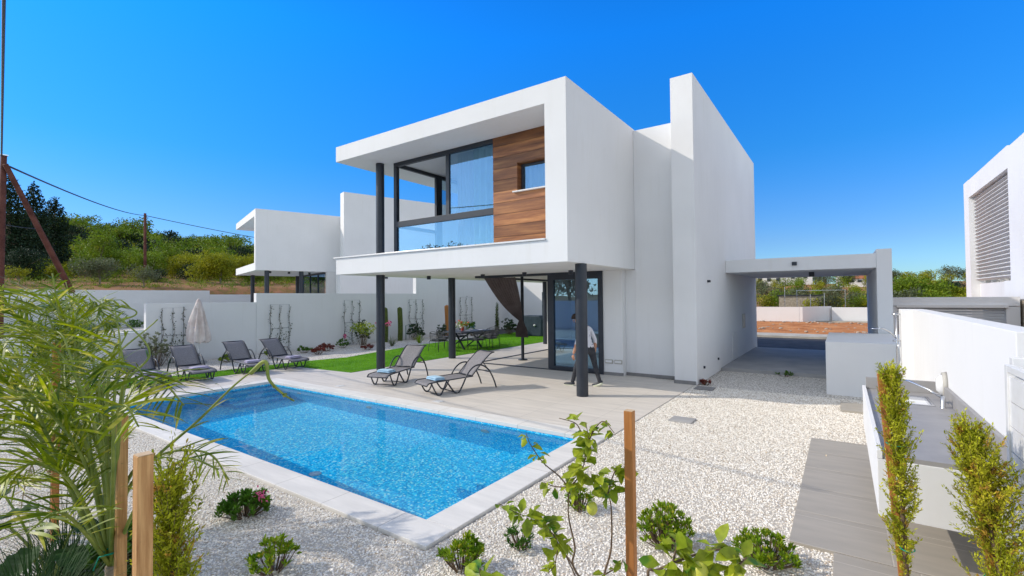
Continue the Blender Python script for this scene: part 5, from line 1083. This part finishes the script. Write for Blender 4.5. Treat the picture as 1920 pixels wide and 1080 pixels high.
# trellises with climbing vines
for i,(y0,y1,zt,lb) in enumerate(((6.45,7.1,1.9,'wire trellis with sparse vine behind the closed parasol'),(10.2,11.0,1.95,'wire trellis with dark climbing vine behind the rightmost grass lounger'),(13.7,14.55,2.1,'wire trellis with climbing vine behind the pink flowering shrub'),(17.75,18.75,2.1,'wire trellis with climbing vine between cacti and dining chairs'),(21.9,23.0,2.2,'wire trellis with thin vines behind the dining table'))):
    r=np.random.default_rng(140+i); t=thing('trellis',lb,'trellis',(-19.15,(y0+y1)/2,0)); X=-19.15; ym=(y0+y1)/2
    MB().tube([(X,y0,0),(X,y0,zt),(X,y1,zt),(X,y1,0)],.008,5,False).tube([(X,ym,0),(X,ym,zt)],.006,5,False).tube([(X,y0,zt*.5),(X,y1,zt*.5)],.006,5,False).build('wire_frame',M['anthracite'],t)
    PP=[];vm=MB()
    for yy in(y0,ym,y1):
        pts=[(X+.03+.02*math.sin(z*9),yy+.05*math.sin(z*7+i)+(ym-yy)*max(0,.35-z)*1.5,z) for z in np.linspace(0,zt*r.uniform(.9,1.0),26)]; vm.tube(pts,.006,5); PP+=[np.array(p)+r.normal(0,.03,3) for p in pts for _ in range(2)]
    PP+=[np.array([X+.1,ym,.0])+r.normal(0,1,3)*np.array([.10,.16,.25])+np.array([0,0,.5]) for _ in range(120)]
    vm.build('vine_stem',M['bark'],t); leaves(np.array(PP),.065*r.uniform(.5,1.3,len(PP)),.6,M['vine_leaf'],'vine_leaves',t,off=(X,ym,0),rg=r)
def cactus(label,x,y,h,rad,m_='cactus_skin'):
    o=MB().grid(lambda u,v:((rad*(1+.16*math.cos(8*6.283*u))*(1-.02*v)*math.sqrt(max(0,1-max(0,(v-.93)/.07)**2)))*math.cos(6.283*u)+.03*math.sin(4*v),(rad*(1+.16*math.cos(8*6.283*u))*math.sqrt(max(0,1-max(0,(v-.93)/.07)**2)))*math.sin(6.283*u),h*v),64,30).build('column_cactus',M[m_],None,True); o.location=(x,y,-.02); tag(o,label,'cactus'); return o
cactus('tall column cactus just left of the villa column against the wall',-18.7,15.75,1.75,.10); cactus('tall column cactus just right of the villa column against the wall',-18.65,16.65,1.75,.11)
cactus('brown column cactus behind the middle villa column',-18.2,19.7,1.8,.12,'stake_dark')
r=np.random.default_rng(150); tc=thing('column_cypress','narrow dark green cypress against the shaded wall right of the table','cypress',(-17.1,22.9,0)); P,dd=crown_pts(1500,[(-17.1,22.9,.2+.14*k,.15-.008*k,.15-.008*k,.15) for k in range(12)],r); leaves(P,.08,.3,M['cypress_dark'],'foliage',tc,off=(-17.1,22.9,0),rg=r); MB().tube([(-17.1,22.9,-.02),(-17.1,22.9,1.6)],.025,6).build('stem',M['bark'],tc)
hs_=MB().tube([(-18.6,17.0,.0),(-18.6,17.0,.75),(-18.55,17.2,.8),(-18.5,17.4,.4),(-18.5,17.8,.15),(-18.6,18.1,.3)],.018,7).build('garden_hose',M['green_plastic'],None,True); tag(hs_,'dark garden hose looped on a post right of the cacti','hose')
# neighbouring bed
nbm=[]
for i in range(12): nbm.append((-40.6+rt.normal(0,.3),2+i*1.25,.55,.45,.5,.35))
P,dd=crown_pts(3000,nbm,rt); tag(leaves(P,.16,.45,M['bush_dark'],'hedge',None,rg=rt),'low dark green hedge along the foot of the pale plot wall','hedge')
# trees on the far side of the street, mirrored in the panes
for i,(x,y) in enumerate(((-14,-13),(-8,-15),(-2,-13),(5,-16),(-21,-15),(-24,-15),(-27,-16),(-30,-15),(-33,-16),(-36,-15),(-39,-16),(-42,-15))):
    t=make_tree('street_tree',6 if i<4 else 6.6+.5*(i%3),3.0,2200,.34,M['tree_green' if i%2 else 'tree_dark'],'x','trees across the street behind the camera',.3,'round',160+i); t.location=(x,y,0); t['label']='street tree across the road mirrored in the villa panes'

P=[]
for i in range(70): P.append((rt.uniform(-6,.2),rt.uniform(1.0,9.5),.012))
P=[p for p in P if not(-12.7<p[0]<-2.9 and 2.9<p[1]<12)]
tag(leaves(np.array(P),.035*rt.uniform(.6,1.3,len(P)),.5,M['dead_frond'],'fallen_leaves',None,rg=rt,dirs=np.array([[rt.normal(),rt.normal(),.15] for _ in P])),'dry leaves fallen on the white pebbles','leaves',kind='stuff')
